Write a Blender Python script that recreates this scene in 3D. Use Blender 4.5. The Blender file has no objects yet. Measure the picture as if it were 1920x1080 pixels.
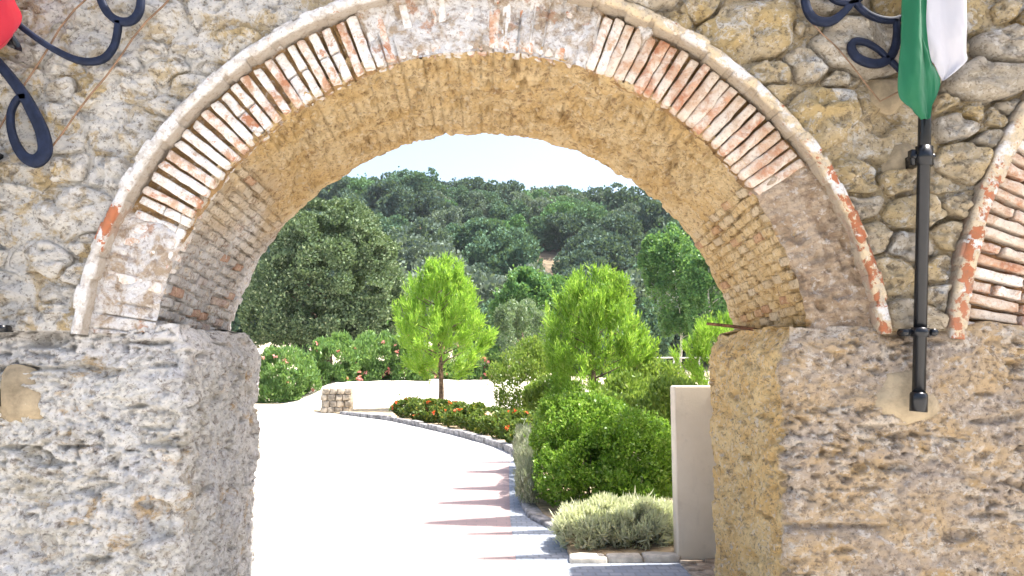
import bpy, math, random
import numpy as np
from mathutils import Vector, Matrix

# ------------------------------------------------------------------ camera, sky, sun, exposure
sc = bpy.context.scene
COL = sc.collection
FOC = 1440.0 / 1920.0            # focal length as a share of the picture's width
PITCH = math.atan(140 / 1440)
EYE = 1.6
cam_d = bpy.data.cameras.new('camera')
cam_d.sensor_width = 36.0
cam_d.lens = 36.0 * FOC
cam_d.shift_x = 29 / 1920
cam_d.clip_start = 0.05
cam_d.clip_end = 3000
cam = bpy.data.objects.new('camera', cam_d)
COL.objects.link(cam)
cam.location = (0, 0, EYE)
cam.rotation_euler = (math.pi / 2 + PITCH, 0, 0)
sc.camera = cam

SUN_EL, SUN_AZ = math.radians(64), math.radians(85)     # azimuth clockwise from +Y
world = bpy.data.worlds.new('World')
sc.world = world
world.use_nodes = True
wt = world.node_tree
wt.nodes.clear()
sky = wt.nodes.new('ShaderNodeTexSky')
sky.sky_type = 'NISHITA'
sky.sun_disc = False
sky.sun_elevation = SUN_EL
sky.sun_rotation = SUN_AZ
sky.dust_density = 3.8
sky.air_density = 0.9
sky.ozone_density = 1.0
bg = wt.nodes.new('ShaderNodeBackground')
bg.inputs['Strength'].default_value = 0.15
wo = wt.nodes.new('ShaderNodeOutputWorld')
wt.links.new(sky.outputs[0], bg.inputs[0])
wt.links.new(bg.outputs[0], wo.inputs[0])

sun_d = bpy.data.lights.new('sun', 'SUN')
sun_d.energy = 5.0
sun_d.angle = math.radians(0.5)
sun_d.color = (1.0, 0.955, 0.885)
sun = bpy.data.objects.new('sun', sun_d)
COL.objects.link(sun)
SUNV = Vector((math.cos(SUN_EL) * math.sin(SUN_AZ), math.cos(SUN_EL) * math.cos(SUN_AZ), math.sin(SUN_EL)))
sun.rotation_euler = (-SUNV).to_track_quat('-Z', 'Y').to_euler()
sun.location = SUNV * 30

sc.view_settings.view_transform = 'Standard'
sc.view_settings.look = 'None'
sc.view_settings.exposure = 1.6
sc.view_settings.gamma = 1.0
sc.view_settings.use_curve_mapping = False
sc.render.engine = 'CYCLES'
sc.cycles.use_denoising = True
sc.cycles.max_bounces = 6
sc.cycles.diffuse_bounces = 4
sc.cycles.transmission_bounces = 4
sc.cycles.transparent_max_bounces = 6
sc.cycles.sample_clamp_indirect = 8

# ------------------------------------------------------------------ helpers
rng = np.random.default_rng(7)
random.seed(7)


def ray(px, py):
    a, b = (px - 931) / 1440, (540 - py) / 1440
    return np.array([a, math.cos(PITCH) - b * math.sin(PITCH), math.sin(PITCH) + b * math.cos(PITCH)])


def on_plane(px, py, Y):
    d = ray(px, py)
    return np.array([d[0] / d[1] * Y, Y, EYE + d[2] / d[1] * Y])


def on_ground(px, py, z=0.0):
    d = ray(px, py)
    t = (z - EYE) / d[2]
    return np.array([d[0] * t, d[1] * t, z])


def lens(a, b, step):
    return np.linspace(a, b, max(2, int(abs(b - a) / step) + 1))


_perm = rng.permutation(256)
_perm = np.concatenate([_perm, _perm, _perm]).astype(np.int32)
_g = rng.normal(size=(256, 3)).astype(np.float32)
_g /= np.linalg.norm(_g, axis=1, keepdims=True)


def perlin(P):
    P = np.asarray(P, np.float32)
    i = np.floor(P).astype(np.int32)
    f = P - i
    i &= 255
    u = f * f * f * (f * (f * 6 - 15) + 10)
    out = np.zeros(len(P), np.float32)
    for dx in (0, 1):
        wx = u[:, 0] if dx else 1 - u[:, 0]
        for dy in (0, 1):
            wy = u[:, 1] if dy else 1 - u[:, 1]
            for dz in (0, 1):
                wz = u[:, 2] if dz else 1 - u[:, 2]
                h = _perm[_perm[_perm[(i[:, 0] + dx) & 255] + ((i[:, 1] + dy) & 255)] + ((i[:, 2] + dz) & 255)]
                g = _g[h]
                out += wx * wy * wz * (g[:, 0] * (f[:, 0] - dx) + g[:, 1] * (f[:, 1] - dy) + g[:, 2] * (f[:, 2] - dz))
    return out * 1.5


def fbm(P, o=4, gain=0.5):
    P = np.asarray(P, np.float32)
    s, a, out = 1.0, 1.0, 0
    for k in range(o):
        out = out + a * perlin(P * s + 17.3 * k)
        s *= 2.03
        a *= gain
    return out


def ridge(P, o=3):
    P = np.asarray(P, np.float32)
    s, a, out = 1.0, 1.0, 0
    for k in range(o):
        out = out + a * (1 - 2 * np.abs(perlin(P * s + 31.7 * k)))
        s *= 2.1
        a *= 0.5
    return out


def sstep(x, a, b):
    t = np.clip((np.asarray(x, float) - a) / (b - a), 0, 1)
    return t * t * (3 - 2 * t)


def mesh(name, V, Fa, smooth=True):
    V = np.asarray(V, np.float32).reshape(-1, 3)
    Fs = Fa if isinstance(Fa, list) else [Fa]
    Fs = [np.asarray(q, np.int32) for q in Fs if len(q)]
    me = bpy.data.meshes.new(name)
    me.vertices.add(len(V))
    me.vertices.foreach_set('co', V.ravel())
    idx = np.concatenate([q.ravel() for q in Fs])
    tot = np.concatenate([np.full(len(q), q.shape[1], np.int32) for q in Fs])
    start = np.concatenate([[0], np.cumsum(tot)[:-1]]).astype(np.int32)
    me.loops.add(len(idx))
    me.loops.foreach_set('vertex_index', idx)
    me.polygons.add(len(tot))
    me.polygons.foreach_set('loop_start', start)
    if smooth:
        me.polygons.foreach_set('use_smooth', np.ones(len(tot), bool))
    me.update(calc_edges=True)
    return me


def obj(name, me, mat=None, parent=None, loc=(0, 0, 0), rot=(0, 0, 0), scale=(1, 1, 1)):
    o = bpy.data.objects.new(name, me)
    COL.objects.link(o)
    o.location, o.rotation_euler, o.scale = loc, rot, scale
    if mat is not None and me is not None and not me.materials:
        me.materials.append(mat)
    if parent is not None:
        o.parent = parent
    return o


def tag(o, label=None, cat=None, group=None, kind=None):
    if label:
        o['label'] = label
    if cat:
        o['category'] = cat
    if group:
        o['group'] = group
    if kind:
        o['kind'] = kind
    return o


def empty(name, loc=(0, 0, 0), rz=0):
    o = bpy.data.objects.new(name, None)
    COL.objects.link(o)
    o.location = loc
    o.rotation_euler = (0, 0, rz)
    o.empty_display_size = 0.2
    return o


def gridq(nu, nv, wrap=False):
    """quads of a grid whose vertex index is u*nv+v"""
    u = np.arange(nu if wrap else nu - 1)
    v = np.arange(nv - 1)
    U, W = np.meshgrid(u, v, indexing='ij')
    a = U * nv + W
    b = ((U + 1) % nu) * nv + W
    return np.stack([a, b, b + 1, a + 1], -1).reshape(-1, 4)


def tube(pts, rad, n=8, flat=1.0):
    """round bar along a polyline; returns verts, quads"""
    P = np.asarray(pts, float)
    rad = np.broadcast_to(np.asarray(rad, float), (len(P),))
    T = np.gradient(P, axis=0)
    T /= np.linalg.norm(T, axis=1, keepdims=True) + 1e-9
    ref = np.array([0, 1.0, 0]) if abs(T[0][1]) < 0.9 else np.array([1.0, 0, 0])
    V = []
    for p, t, r in zip(P, T, rad):
        a = np.cross(t, ref)
        a /= np.linalg.norm(a) + 1e-9
        b = np.cross(t, a)
        ref = -np.cross(t, a) if False else ref
        an = np.linspace(0, 2 * math.pi, n, endpoint=False)
        V.append(p + r * (np.cos(an)[:, None] * a + flat * np.sin(an)[:, None] * b))
    V = np.concatenate(V)
    Q = []
    m = len(P)
    for i in range(m - 1):
        for k in range(n):
            k2 = (k + 1) % n
            Q.append((i * n + k, i * n + k2, (i + 1) * n + k2, (i + 1) * n + k))
    V = np.concatenate([V, P[:1], P[-1:]])
    c0, c1 = len(V) - 2, len(V) - 1
    Tq = [(c0, (k + 1) % n, k) for k in range(n)] + [(c1, (m - 1) * n + k, (m - 1) * n + (k + 1) % n) for k in range(n)]
    return V, [np.array(Q), np.array(Tq)]


def join(parts):
    """parts: list of (verts, faces or list of faces) -> one"""
    Vs, F4, F3, off = [], [], [], 0
    for V, Fa in parts:
        for q in (Fa if isinstance(Fa, list) else [Fa]):
            q = np.asarray(q)
            if len(q) == 0:
                continue
            (F4 if q.shape[1] == 4 else F3).append(q + off)
        Vs.append(np.asarray(V))
        off += len(V)
    out = []
    if F4:
        out.append(np.concatenate(F4))
    if F3:
        out.append(np.concatenate(F3))
    return np.concatenate(Vs), out


def box(x0, x1, y0, y1, z0, z1, bev=0.0):
    c = np.array([[(x0 + x1) / 2, (y0 + y1) / 2, (z0 + z1) / 2]])
    h = np.array([(x1 - x0) / 2, (y1 - y0) / 2, (z1 - z0) / 2])
    if bev <= 0:
        s = np.array([[sx, sy, sz] for sx in (-1, 1) for sy in (-1, 1) for sz in (-1, 1)])
        Q = [(0, 1, 3, 2), (4, 6, 7, 5), (0, 4, 5, 1), (2, 3, 7, 6), (0, 2, 6, 4), (1, 5, 7, 3)]
        return c + s * h, np.array(Q)
    V, Q = block(2 * h[0], 2 * h[1], 2 * h[2], bev, 0, (2, 2, 2))
    return V + c, Q


def block(lx, ly, lz, bev, rough, seg=(3, 3, 3), seed=0, freq=9.0):
    """box with rounded worn edges"""
    h = np.array([lx, ly, lz]) / 2
    ax = []
    for k in range(3):
        inner = np.linspace(-h[k] + bev, h[k] - bev, max(2, seg[k]))
        ax.append(np.concatenate([[-h[k]], inner, [h[k]]]))
    idx, V, Q = {}, [], []

    def vid(i, j, k):
        key = (i, j, k)
        if key not in idx:
            idx[key] = len(V)
            V.append([ax[0][i], ax[1][j], ax[2][k]])
        return idx[key]
    n = [len(a) for a in ax]
    for d in range(3):
        e, f = (d + 1) % 3, (d + 2) % 3
        for side in (0, n[d] - 1):
            for a in range(n[e] - 1):
                for b in range(n[f] - 1):
                    q = []
                    for (aa, bb) in ((a, b), (a + 1, b), (a + 1, b + 1), (a, b + 1)):
                        t = [0, 0, 0]
                        t[d], t[e], t[f] = side, aa, bb
                        q.append(vid(*t))
                    Q.append(q if side else q[::-1])
    V = np.array(V, float)
    core = np.clip(V, -(h - bev), h - bev)
    dlt = V - core
    ln = np.linalg.norm(dlt, axis=1, keepdims=True)
    V = core + dlt / np.maximum(ln, 1e-9) * np.minimum(ln, bev)
    if rough:
        nrm = V / (np.linalg.norm(V, axis=1, keepdims=True) + 1e-9)
        V = V + nrm * (rough * fbm(V * freq + seed * 13.1, 3))[:, None]
    return V, np.array(Q)


# ------------------------------------------------------------------ materials
class NT:
    def __init__(self, name):
        self.m = bpy.data.materials.new(name)
        self.m.use_nodes = True
        self.t = self.m.node_tree
        self.t.nodes.clear()
        self.out = self.new('ShaderNodeOutputMaterial')

    def new(self, typ, **kw):
        n = self.t.nodes.new(typ)
        for k, v in kw.items():
            setattr(n, k, v)
        return n

    def set(self, sock, v):
        if isinstance(v, bpy.types.NodeSocket):
            self.t.links.new(v, sock)
        elif isinstance(v, (tuple, list)) and len(v) == 3 and sock.type == 'RGBA':
            sock.default_value = (*v, 1)
        else:
            sock.default_value = v

    def pos(self):
        return self.new('ShaderNodeNewGeometry').outputs['Position']

    def obco(self):
        return self.new('ShaderNodeTexCoord').outputs['Object']

    def island(self):
        return self.new('ShaderNodeNewGeometry').outputs['Random Per Island']

    def obrand(self):
        return self.new('ShaderNodeObjectInfo').outputs['Random']

    def mapping(self, v, scale=(1, 1, 1), loc=(0, 0, 0)):
        n = self.new('ShaderNodeMapping')
        self.set(n.inputs[0], v)
        n.inputs['Scale'].default_value = scale
        n.inputs['Location'].default_value = loc
        return n.outputs[0]

    def noise(self, v, scale, detail=5, rough=0.6, dist=0.0):
        n = self.new('ShaderNodeTexNoise')
        self.set(n.inputs['Vector'], v)
        n.inputs['Scale'].default_value = scale
        n.inputs['Detail'].default_value = detail
        n.inputs['Roughness'].default_value = rough
        n.inputs['Distortion'].default_value = dist
        return n.outputs[0]

    def voro(self, v, scale, feature='F1', rnd=1.0):
        n = self.new('ShaderNodeTexVoronoi', feature=feature)
        self.set(n.inputs['Vector'], v)
        n.inputs['Scale'].default_value = scale
        n.inputs['Randomness'].default_value = rnd
        return n.outputs[0]

    def rng(self, v, a, b, c=0.0, d=1.0, smooth=True):
        n = self.new('ShaderNodeMapRange')
        n.interpolation_type = 'SMOOTHSTEP' if smooth else 'LINEAR'
        self.set(n.inputs[0], v)
        for k, q in zip((1, 2, 3, 4), (a, b, c, d)):
            n.inputs[k].default_value = q
        return n.outputs[0]

    def math(self, op, a, b=0.0):
        n = self.new('ShaderNodeMath', operation=op)
        self.set(n.inputs[0], a)
        self.set(n.inputs[1], b)
        return n.outputs[0]

    def mix(self, f, a, b, blend='MIX'):
        n = self.new('ShaderNodeMix', data_type='RGBA', blend_type=blend)
        self.set(n.inputs[0], f)
        self.set(n.inputs[6], a)
        self.set(n.inputs[7], b)
        return n.outputs[2]

    def sep(self, v):
        n = self.new('ShaderNodeSeparateXYZ')
        self.set(n.inputs[0], v)
        return n.outputs

    def bump(self, h, strength=0.5, dist=0.01, normal=None):
        n = self.new('ShaderNodeBump')
        self.set(n.inputs['Height'], h)
        n.inputs['Strength'].default_value = strength
        n.inputs['Distance'].default_value = dist
        if normal is not None:
            self.set(n.inputs['Normal'], normal)
        return n.outputs[0]

    def surf(self, col, rough=0.9, normal=None, metal=0.0, spec=0.3):
        b = self.new('ShaderNodeBsdfPrincipled')
        self.set(b.inputs['Base Color'], col)
        self.set(b.inputs['Roughness'], rough)
        b.inputs['Metallic'].default_value = metal
        b.inputs['Specular IOR Level'].default_value = spec
        if normal is not None:
            self.set(b.inputs['Normal'], normal)
        self.t.links.new(b.outputs[0], self.out.inputs[0])
        self.b = b
        return self.m


OCHRE, TAN, GREY, WHITE = (0.51, 0.38, 0.185), (0.53, 0.435, 0.295), (0.46, 0.42, 0.365), (0.69, 0.67, 0.63)
BRICK, BRICKP = (0.38, 0.15, 0.075), (0.50, 0.27, 0.16)


def weather(n, p, col, dark, pale, amt=1.0):
    """blotches, pits and grain shared by the old masonry"""
    a = n.noise(n.mapping(p, (1, 1, 1.3), (2, 7, 4)), 15, 6, 0.72, 0.5)
    col = n.mix(n.math('MULTIPLY', n.rng(a, 0.47, 0.36), 0.64 * amt), col, dark)
    b = n.noise(n.mapping(p, (1, 1, 1.2), (8, 3, 1)), 24, 5, 0.7, 0.4)
    col = n.mix(n.math('MULTIPLY', n.rng(b, 0.54, 0.64), 0.60 * amt), col, pale)
    f = n.noise(p, 52, 5, 0.7)
    col = n.mix(n.math('MULTIPLY', n.rng(f, 0.46, 0.35), 0.66 * amt), col, dark)
    h = n.math('ADD', n.noise(p, 30, 9, 0.75), n.math('MULTIPLY', a, 1.2))
    return n.surf(col, 0.95, n.bump(h, 1.0, 0.03), spec=0.12)


def m_stone(name, mortar=False):
    n = NT(name)
    p = n.pos()
    x = n.sep(p)[0]
    left = n.rng(x, 1.2, -2.2)
    big = n.noise(p, 3.1, 5, 0.6, 0.4)
    col = n.mix(n.rng(big, 0.40, 0.60), OCHRE if not mortar else (0.48, 0.37, 0.21), TAN)
    if not mortar:
        r = n.obrand()
        col = n.mix(n.math('MULTIPLY', n.rng(r, 0.35, 0.9), 0.75), col, GREY)
        col = n.mix(n.math('MULTIPLY', n.rng(r, 0.25, 0.0), 0.7), col, (0.55, 0.44, 0.27))
    # pale lichen and old limewash, more of it on one side
    w = n.noise(n.mapping(p, (1, 1, 1), (4, 2, 9)), 6.5, 7, 0.72, 0.5)
    w = n.math('ADD', w, n.math('MULTIPLY', left, 0.12))
    col = n.mix(n.math('MULTIPLY', n.rng(w, 0.53, 0.64), 0.85), col, WHITE)
    return weather(n, p, col, (0.13, 0.10, 0.07), (0.70, 0.66, 0.58))


def m_pier(name, white, warm):
    """eroded rubble and old render of the piers"""
    n = NT(name)
    p = n.pos()
    s = n.mapping(p, (1, 1, 1.5))
    big = n.noise(s, 2.3, 5, 0.62, 0.6)
    base = n.mix(n.rng(big, 0.38, 0.62), (0.56, 0.41, 0.245) if warm else (0.50, 0.46, 0.38), (0.46, 0.375, 0.295) if warm else (0.56, 0.55, 0.54))
    o = n.noise(n.mapping(s, (1, 1, 1), (3, 8, 1)), 3.7, 6, 0.65, 0.8)
    base = n.mix(n.math('MULTIPLY', n.rng(o, 0.53, 0.66), 0.8), base, (0.52, 0.35, 0.16))
    w = n.noise(n.mapping(s, (1, 1, 1), (9, 1, 5)), 5.2, 8, 0.74, 0.7)
    col = n.mix(n.math('MULTIPLY', n.rng(w, white, white + 0.10), 0.9), base, (0.71, 0.685, 0.63) if not warm else (0.66, 0.57, 0.46))
    if not warm:   # limewash run down from the arch
        top = n.math('ADD', n.rng(n.sep(p)[2], 1.40, 1.80), n.math('MULTIPLY', n.math('SUBTRACT', w, 0.5), 2.5))
        col = n.mix(n.math('MULTIPLY', n.rng(top, 0.35, 0.8), 0.8), col, (0.74, 0.71, 0.67))
    if warm:   # golden bounce light painted into the reveal along with its ochre
        y = n.sep(p)[1]
        g = n.math('ADD', n.rng(y, 3.98, 4.16), n.math('MULTIPLY', n.math('SUBTRACT', big, 0.5), 0.8))
        col = n.mix(n.math('MULTIPLY', n.rng(g, 0.3, 0.7), 0.88), col, n.mix(n.rng(o, 0.4, 0.6), (0.72, 0.49, 0.20), (0.78, 0.60, 0.31)))
    return weather(n, p, col, (0.16, 0.12, 0.09), (0.70, 0.66, 0.60) if warm else (0.76, 0.75, 0.75))


def m_vault(name, brick=False):
    n = NT(name)
    p = n.pos()
    x, y, z = n.sep(p)[:3]
    big = n.noise(p, 3.2, 6, 0.65, 0.6)
    gold = n.mix(n.rng(big, 0.38, 0.62), (0.60, 0.415, 0.19), (0.70, 0.54, 0.31))
    grey = n.mix(n.rng(big, 0.38, 0.62), (0.50, 0.48, 0.46), (0.68, 0.67, 0.66))
    f = n.math('ADD', n.math('MULTIPLY', x, 0.55), n.math('MULTIPLY', z, 0.32))
    f = n.math('ADD', f, n.math('MULTIPLY', n.math('SUBTRACT', n.noise(p, 2.0, 5, 0.6), 0.5), 0.7))
    col = n.mix(n.rng(f, -0.35, 0.25), grey, gold)  # golden bounce light painted in towards right and crown, over the vault's ochre
    if brick:
        r = n.obrand()
        col = n.mix(n.math('MULTIPLY', n.rng(r, 0.90, 0.97), 0.75), col, BRICKP)
        col = n.mix(n.math('MULTIPLY', n.rng(r, 0.35, 0.0), 0.4), col, (0.62, 0.56, 0.47))
    return weather(n, p, col, (0.19, 0.10, 0.045), (0.70, 0.60, 0.44))


def m_brick(name, lo, hi, wash=(0.70, 0.675, 0.64)):
    """old brick under flaking limewash; lo..hi: how much red shows"""
    n = NT(name)
    p = n.pos()
    r = n.obrand()
    red = n.mix(n.rng(n.noise(p, 14, 4, 0.6), 0.4, 0.6), BRICK, BRICKP)
    red = n.mix(n.rng(r, 0.2, 1.0, 0.1, 0.8), red, (0.46, 0.33, 0.22))
    w = n.noise(p, 11, 7, 0.7, 0.4)
    w = n.math('ADD', w, n.math('MULTIPLY', n.math('SUBTRACT', r, 0.5), 0.10))
    col = n.mix(n.rng(w, lo, hi), red, wash)
    col = n.mix(n.math('MULTIPLY', n.rng(n.noise(n.mapping(p, (1, 1, 1), (6, 1, 2)), 20, 6, 0.72), 0.46, 0.60), 0.5), col, (0.50, 0.41, 0.31))
    fine = n.noise(p, 60, 5, 0.7)
    col = n.mix(n.math('MULTIPLY', n.rng(fine, 0.48, 0.34), 0.5), col, (0.25, 0.15, 0.10))
    h = n.noise(p, 40, 7, 0.7)
    return n.surf(col, 0.93, n.bump(h, 0.8, 0.012), spec=0.15)


def m_ringmortar():
    n = NT('ring_mortar')
    p = n.pos()
    x, y, z = n.sep(p)[:3]
    w = n.noise(p, 9, 7, 0.7, 0.4)
    white = n.mix(n.rng(w, 0.40, 0.58), (0.46, 0.36, 0.26), (0.78, 0.76, 0.74))
    brown = n.mix(n.rng(w, 0.38, 0.60), (0.33, 0.235, 0.15), (0.50, 0.39, 0.28))
    col = n.mix(n.rng(x, 0.9, 1.25), white, brown)
    rd = n.noise(n.mapping(p, (1, 1, 1), (5, 5, 5)), 7, 6, 0.7)
    col = n.mix(n.math('MULTIPLY', n.rng(rd, 0.58, 0.66), n.rng(x, 1.5, 0.9, 0.05, 0.8)), col, BRICKP)
    col = n.mix(n.rng(y, 4.062, 4.085), col, (0.44, 0.28, 0.13))      # ochre earth mortar behind the render
    return weather(n, p, col, (0.21, 0.14, 0.10), (0.72, 0.68, 0.63), 0.85)


def m_plain(name, col, rough=0.8, var=0.15, scale=8, bump=0.2, metal=0.0, spec=0.3):
    n = NT(name)
    p = n.pos()
    f = n.noise(p, scale, 6, 0.65)
    d = tuple(c * (1 - var * 1.6) for c in col)
    l = tuple(min(1, c * (1 + var)) for c in col)
    c = n.mix(n.rng(f, 0.35, 0.65), d, l)
    return n.surf(c, rough, n.bump(n.noise(p, scale * 6, 6, 0.7), bump, 0.01) if bump else None, metal, spec)


def m_leaf(name, a, b, c=None, trans=0.35, rough=0.45, kinds=None):
    """leaf colours a..b by leaf, c now and then; light passes through"""
    n = NT(name)
    i = n.island()
    col = n.mix(i, a, b)
    if c is not None:
        col = n.mix(n.rng(i, 0.86, 0.93), col, c)
    pn = n.noise(n.obco(), 1.7, 3, 0.6)
    col = n.mix(n.math('MULTIPLY', n.rng(pn, 0.42, 0.62), 0.35), col, tuple(q * 0.72 for q in a))
    orr = n.obrand()
    col = n.mix(n.math('MULTIPLY', orr, 0.30), col, tuple(min(1, q * 1.5) for q in b))
    if kinds:                     # trees of one wood differ from each other
        for lo, hi, kc in kinds:
            col = n.mix(n.math('MULTIPLY', n.math('MULTIPLY', n.rng(orr, lo - .04, lo), n.rng(orr, hi, hi + .04, 1, 0)), 0.75), col, kc)
    pb = n.new('ShaderNodeBsdfPrincipled')
    n.set(pb.inputs['Base Color'], col)
    pb.inputs['Roughness'].default_value = rough
    pb.inputs['Specular IOR Level'].default_value = 0.35 if rough < 0.7 else 0.08
    tb = n.new('ShaderNodeBsdfTranslucent')
    n.set(tb.inputs[0], n.mix(0.4, col, (0.35, 0.5, 0.05), 'MIX'))
    ms = n.new('ShaderNodeMixShader')
    ms.inputs[0].default_value = trans
    n.t.links.new(pb.outputs[0], ms.inputs[1])
    n.t.links.new(tb.outputs[0], ms.inputs[2])
    n.t.links.new(ms.outputs[0], n.out.inputs[0])
    return n.m


M = {}
M['stone'] = m_stone('rubble_stone')
M['mortar'] = m_stone('wall_mortar', True)
M['pier_l'] = m_pier('pale_pier_render', 0.43, False)
M['pier_r'] = m_pier('warm_pier_render', 0.51, True)
M['vault'] = m_vault('vault_render')
M['vbrick'] = m_vault('vault_brick', True)
M['rbrick'] = m_brick('limewashed_brick', 0.37, 0.47)
M['rbrick2'] = m_brick('flaking_brick', 0.38, 0.56, (0.72, 0.66, 0.60))
M['rbrick3'] = m_brick('weathered_brick', 0.38, 0.60, (0.62, 0.54, 0.45))
M['ringm'] = m_ringmortar()


def m_hood():
    n = NT('limewashed_moulding')
    p = n.pos()
    x, y, z = n.sep(p)[:3]
    w = n.noise(p, 15, 6, 0.68, 0.4)
    wash = n.mix(n.rng(x, -0.6, 0.5), (0.70, 0.68, 0.65), (0.62, 0.50, 0.33))
    wash = n.mix(n.math('MULTIPLY', n.rng(n.noise(p, 17, 6, 0.7), 0.44, 0.60), 0.6), wash, (0.40, 0.35, 0.29))
    wash = n.mix(n.math('MULTIPLY', n.rng(n.noise(n.mapping(p, (1, 1, 1), (3, 3, 3)), 6, 6, 0.7), 0.52, 0.60), n.rng(x, 0.2, 1.2)), wash, (0.70, 0.67, 0.63))
    # bare brick mostly near the right-hand springings, and one spot on the left
    need = n.math('ADD', n.math('MULTIPLY', n.math('MULTIPLY', n.rng(x, 1.2, 1.7), n.rng(z, 3.0, 2.3)), 0.15), n.rng(w, 0.0, 1.0, 0.0, 1.0, False))
    spot = n.math('MULTIPLY', n.math('MULTIPLY', n.rng(x, -1.85, -1.95), n.rng(z, 2.15, 2.3)), n.rng(z, 2.5, 2.38))
    need = n.math('ADD', need, n.math('MULTIPLY', spot, 0.2))
    red = n.mix(n.rng(n.noise(p, 14, 4, 0.6), 0.4, 0.6), BRICK, (0.44, 0.16, 0.08))
    col = n.mix(n.rng(need, 0.63, 0.68), wash, red)
    col = n.mix(n.math('MULTIPLY', n.rng(y, 3.955, 3.985), 0.8), col, (0.38, 0.32, 0.25))   # shade of the underside painted in behind the limewashed face
    f = n.noise(p, 50, 5, 0.7)
    col = n.mix(n.math('MULTIPLY', n.rng(f, 0.47, 0.35), 0.5), col, (0.2, 0.15, 0.11))
    return n.surf(col, 0.94, n.bump(n.noise(p, 34, 8, 0.74), 0.9, 0.02), spec=0.12)


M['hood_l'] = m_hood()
M['patch'] = m_plain('patch_plaster', (0.32, 0.255, 0.165), 0.9, 0.2, 7, 0.6)
M['iron'] = m_plain('painted_iron', (0.010, 0.015, 0.034), 0.6, 0.2, 20, 0.1, 0.0, 0.2)
M['black'] = m_plain('black_paint', (0.006, 0.007, 0.009), 0.25, 0.1, 20, 0.0, 0.0, 0.4)
M['rust'] = m_plain('rusty_steel', (0.16, 0.075, 0.04), 0.8, 0.4, 25, 0.5)
M['cable'] = m_plain('brown_cable', (0.20, 0.12, 0.07), 0.7, 0.2, 20, 0.1)
M['bark'] = m_plain('bark', (0.16, 0.115, 0.08), 0.95, 0.35, 9, 0.8)
M['palebark'] = m_plain('pale_bark', (0.55, 0.53, 0.48), 0.9, 0.2, 5, 0.5)

# ------------------------------------------------------------------ terrain, drive, beds
def hill_z(x, y):
    x = np.asarray(x, float)
    y = np.asarray(y, float)
    lft = sstep(x, 8, -8)
    bank = (3.4 * sstep(y, 44, 66)) * lft
    slope = 43.3 * sstep(y, 88, 235) ** 0.9
    wob = 0.3 * np.sin(x * 0.045 + 1.0) * sstep(y, 120, 220) - 0.02 * np.maximum(0, np.abs(x) - 70) * sstep(y, 100, 200)
    return bank + slope + wob


ys = np.concatenate([np.linspace(-40, 44, 20), np.linspace(46, 260, 80), np.linspace(280, 900, 12)])
xs = np.concatenate([np.linspace(-500, -110, 10), np.linspace(-100, 100, 80), np.linspace(110, 500, 10)])
X, Y = np.meshgrid(xs, ys, indexing='ij')
Z = hill_z(X, Y)
V = np.stack([X, Y, Z], -1).reshape(-1, 3)
V[:, 2] += np.where(V[:, 1] > 46, 0.5 * fbm(V * 0.08, 3), 0)
n = NT('dry_earth')
p = n.pos()
f = n.noise(p, 0.35, 8, 0.7, 0.3)
c = n.mix(n.rng(f, 0.38, 0.62), (0.46, 0.39, 0.28), (0.56, 0.50, 0.38))
c = n.mix(n.rng(n.noise(p, 3, 6, 0.7), 0.52, 0.64), c, (0.34, 0.27, 0.15))
c = n.mix(n.rng(n.sep(p)[1], 75, 110), c, n.mix(n.rng(n.noise(p, 0.12, 6, 0.7), 0.40, 0.60), (0.10, 0.085, 0.06), (0.28, 0.21, 0.14)))
M['earth'] = n.surf(c, 0.95, n.bump(n.noise(p, 6, 8, 0.75), 0.6, 0.05), spec=0.1)
tag(obj('terrain', mesh('terrain', V, gridq(len(xs), len(ys))), M['earth']), kind='structure')

n = NT('pale_paving')
p = n.pos()
bt = n.new('ShaderNodeTexBrick')
n.set(bt.inputs['Vector'], p)
for k, v in (('Color1', (0.51, 0.48, 0.44, 1)), ('Color2', (0.56, 0.53, 0.49, 1)), ('Mortar', (0.42, 0.41, 0.39, 1))):
    bt.inputs[k].default_value = v
bt.inputs['Scale'].default_value = 1.0
bt.inputs['Mortar Size'].default_value = 0.006
bt.inputs['Brick Width'].default_value = 0.20
bt.inputs['Row Height'].default_value = 0.10
c = n.mix(n.math('MULTIPLY', n.rng(n.noise(p, 1.3, 7, 0.7), 0.4, 0.62), 0.25), bt.outputs[0], (0.58, 0.56, 0.53))
M['drive'] = n.surf(c, 0.85, n.bump(n.math('SUBTRACT', n.math('MULTIPLY', n.noise(p, 30, 6), 0.4), bt.outputs[1]), 0.4, 0.006))


def sheet(name, pts, z, mat, thick=0.0):
    P = [(q[0], q[1]) for q in pts]
    import bmesh
    bm = bmesh.new()
    vs = [bm.verts.new((a, b, z)) for a, b in P]
    f = bm.faces.new(vs)
    if thick:
        r = bmesh.ops.extrude_face_region(bm, geom=[f])
        for e in r['geom']:
            if isinstance(e, bmesh.types.BMVert):
                e.co.z = z - thick
    bmesh.ops.recalc_face_normals(bm, faces=bm.faces)
    bmesh.ops.triangulate(bm, faces=[f for f in bm.faces if len(f.verts) > 4])
    me = bpy.data.meshes.new(name)
    bm.to_mesh(me)
    bm.free()
    return obj(name, me, mat)


def G(*pp):
    return [on_ground(*q) for q in pp]


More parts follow.
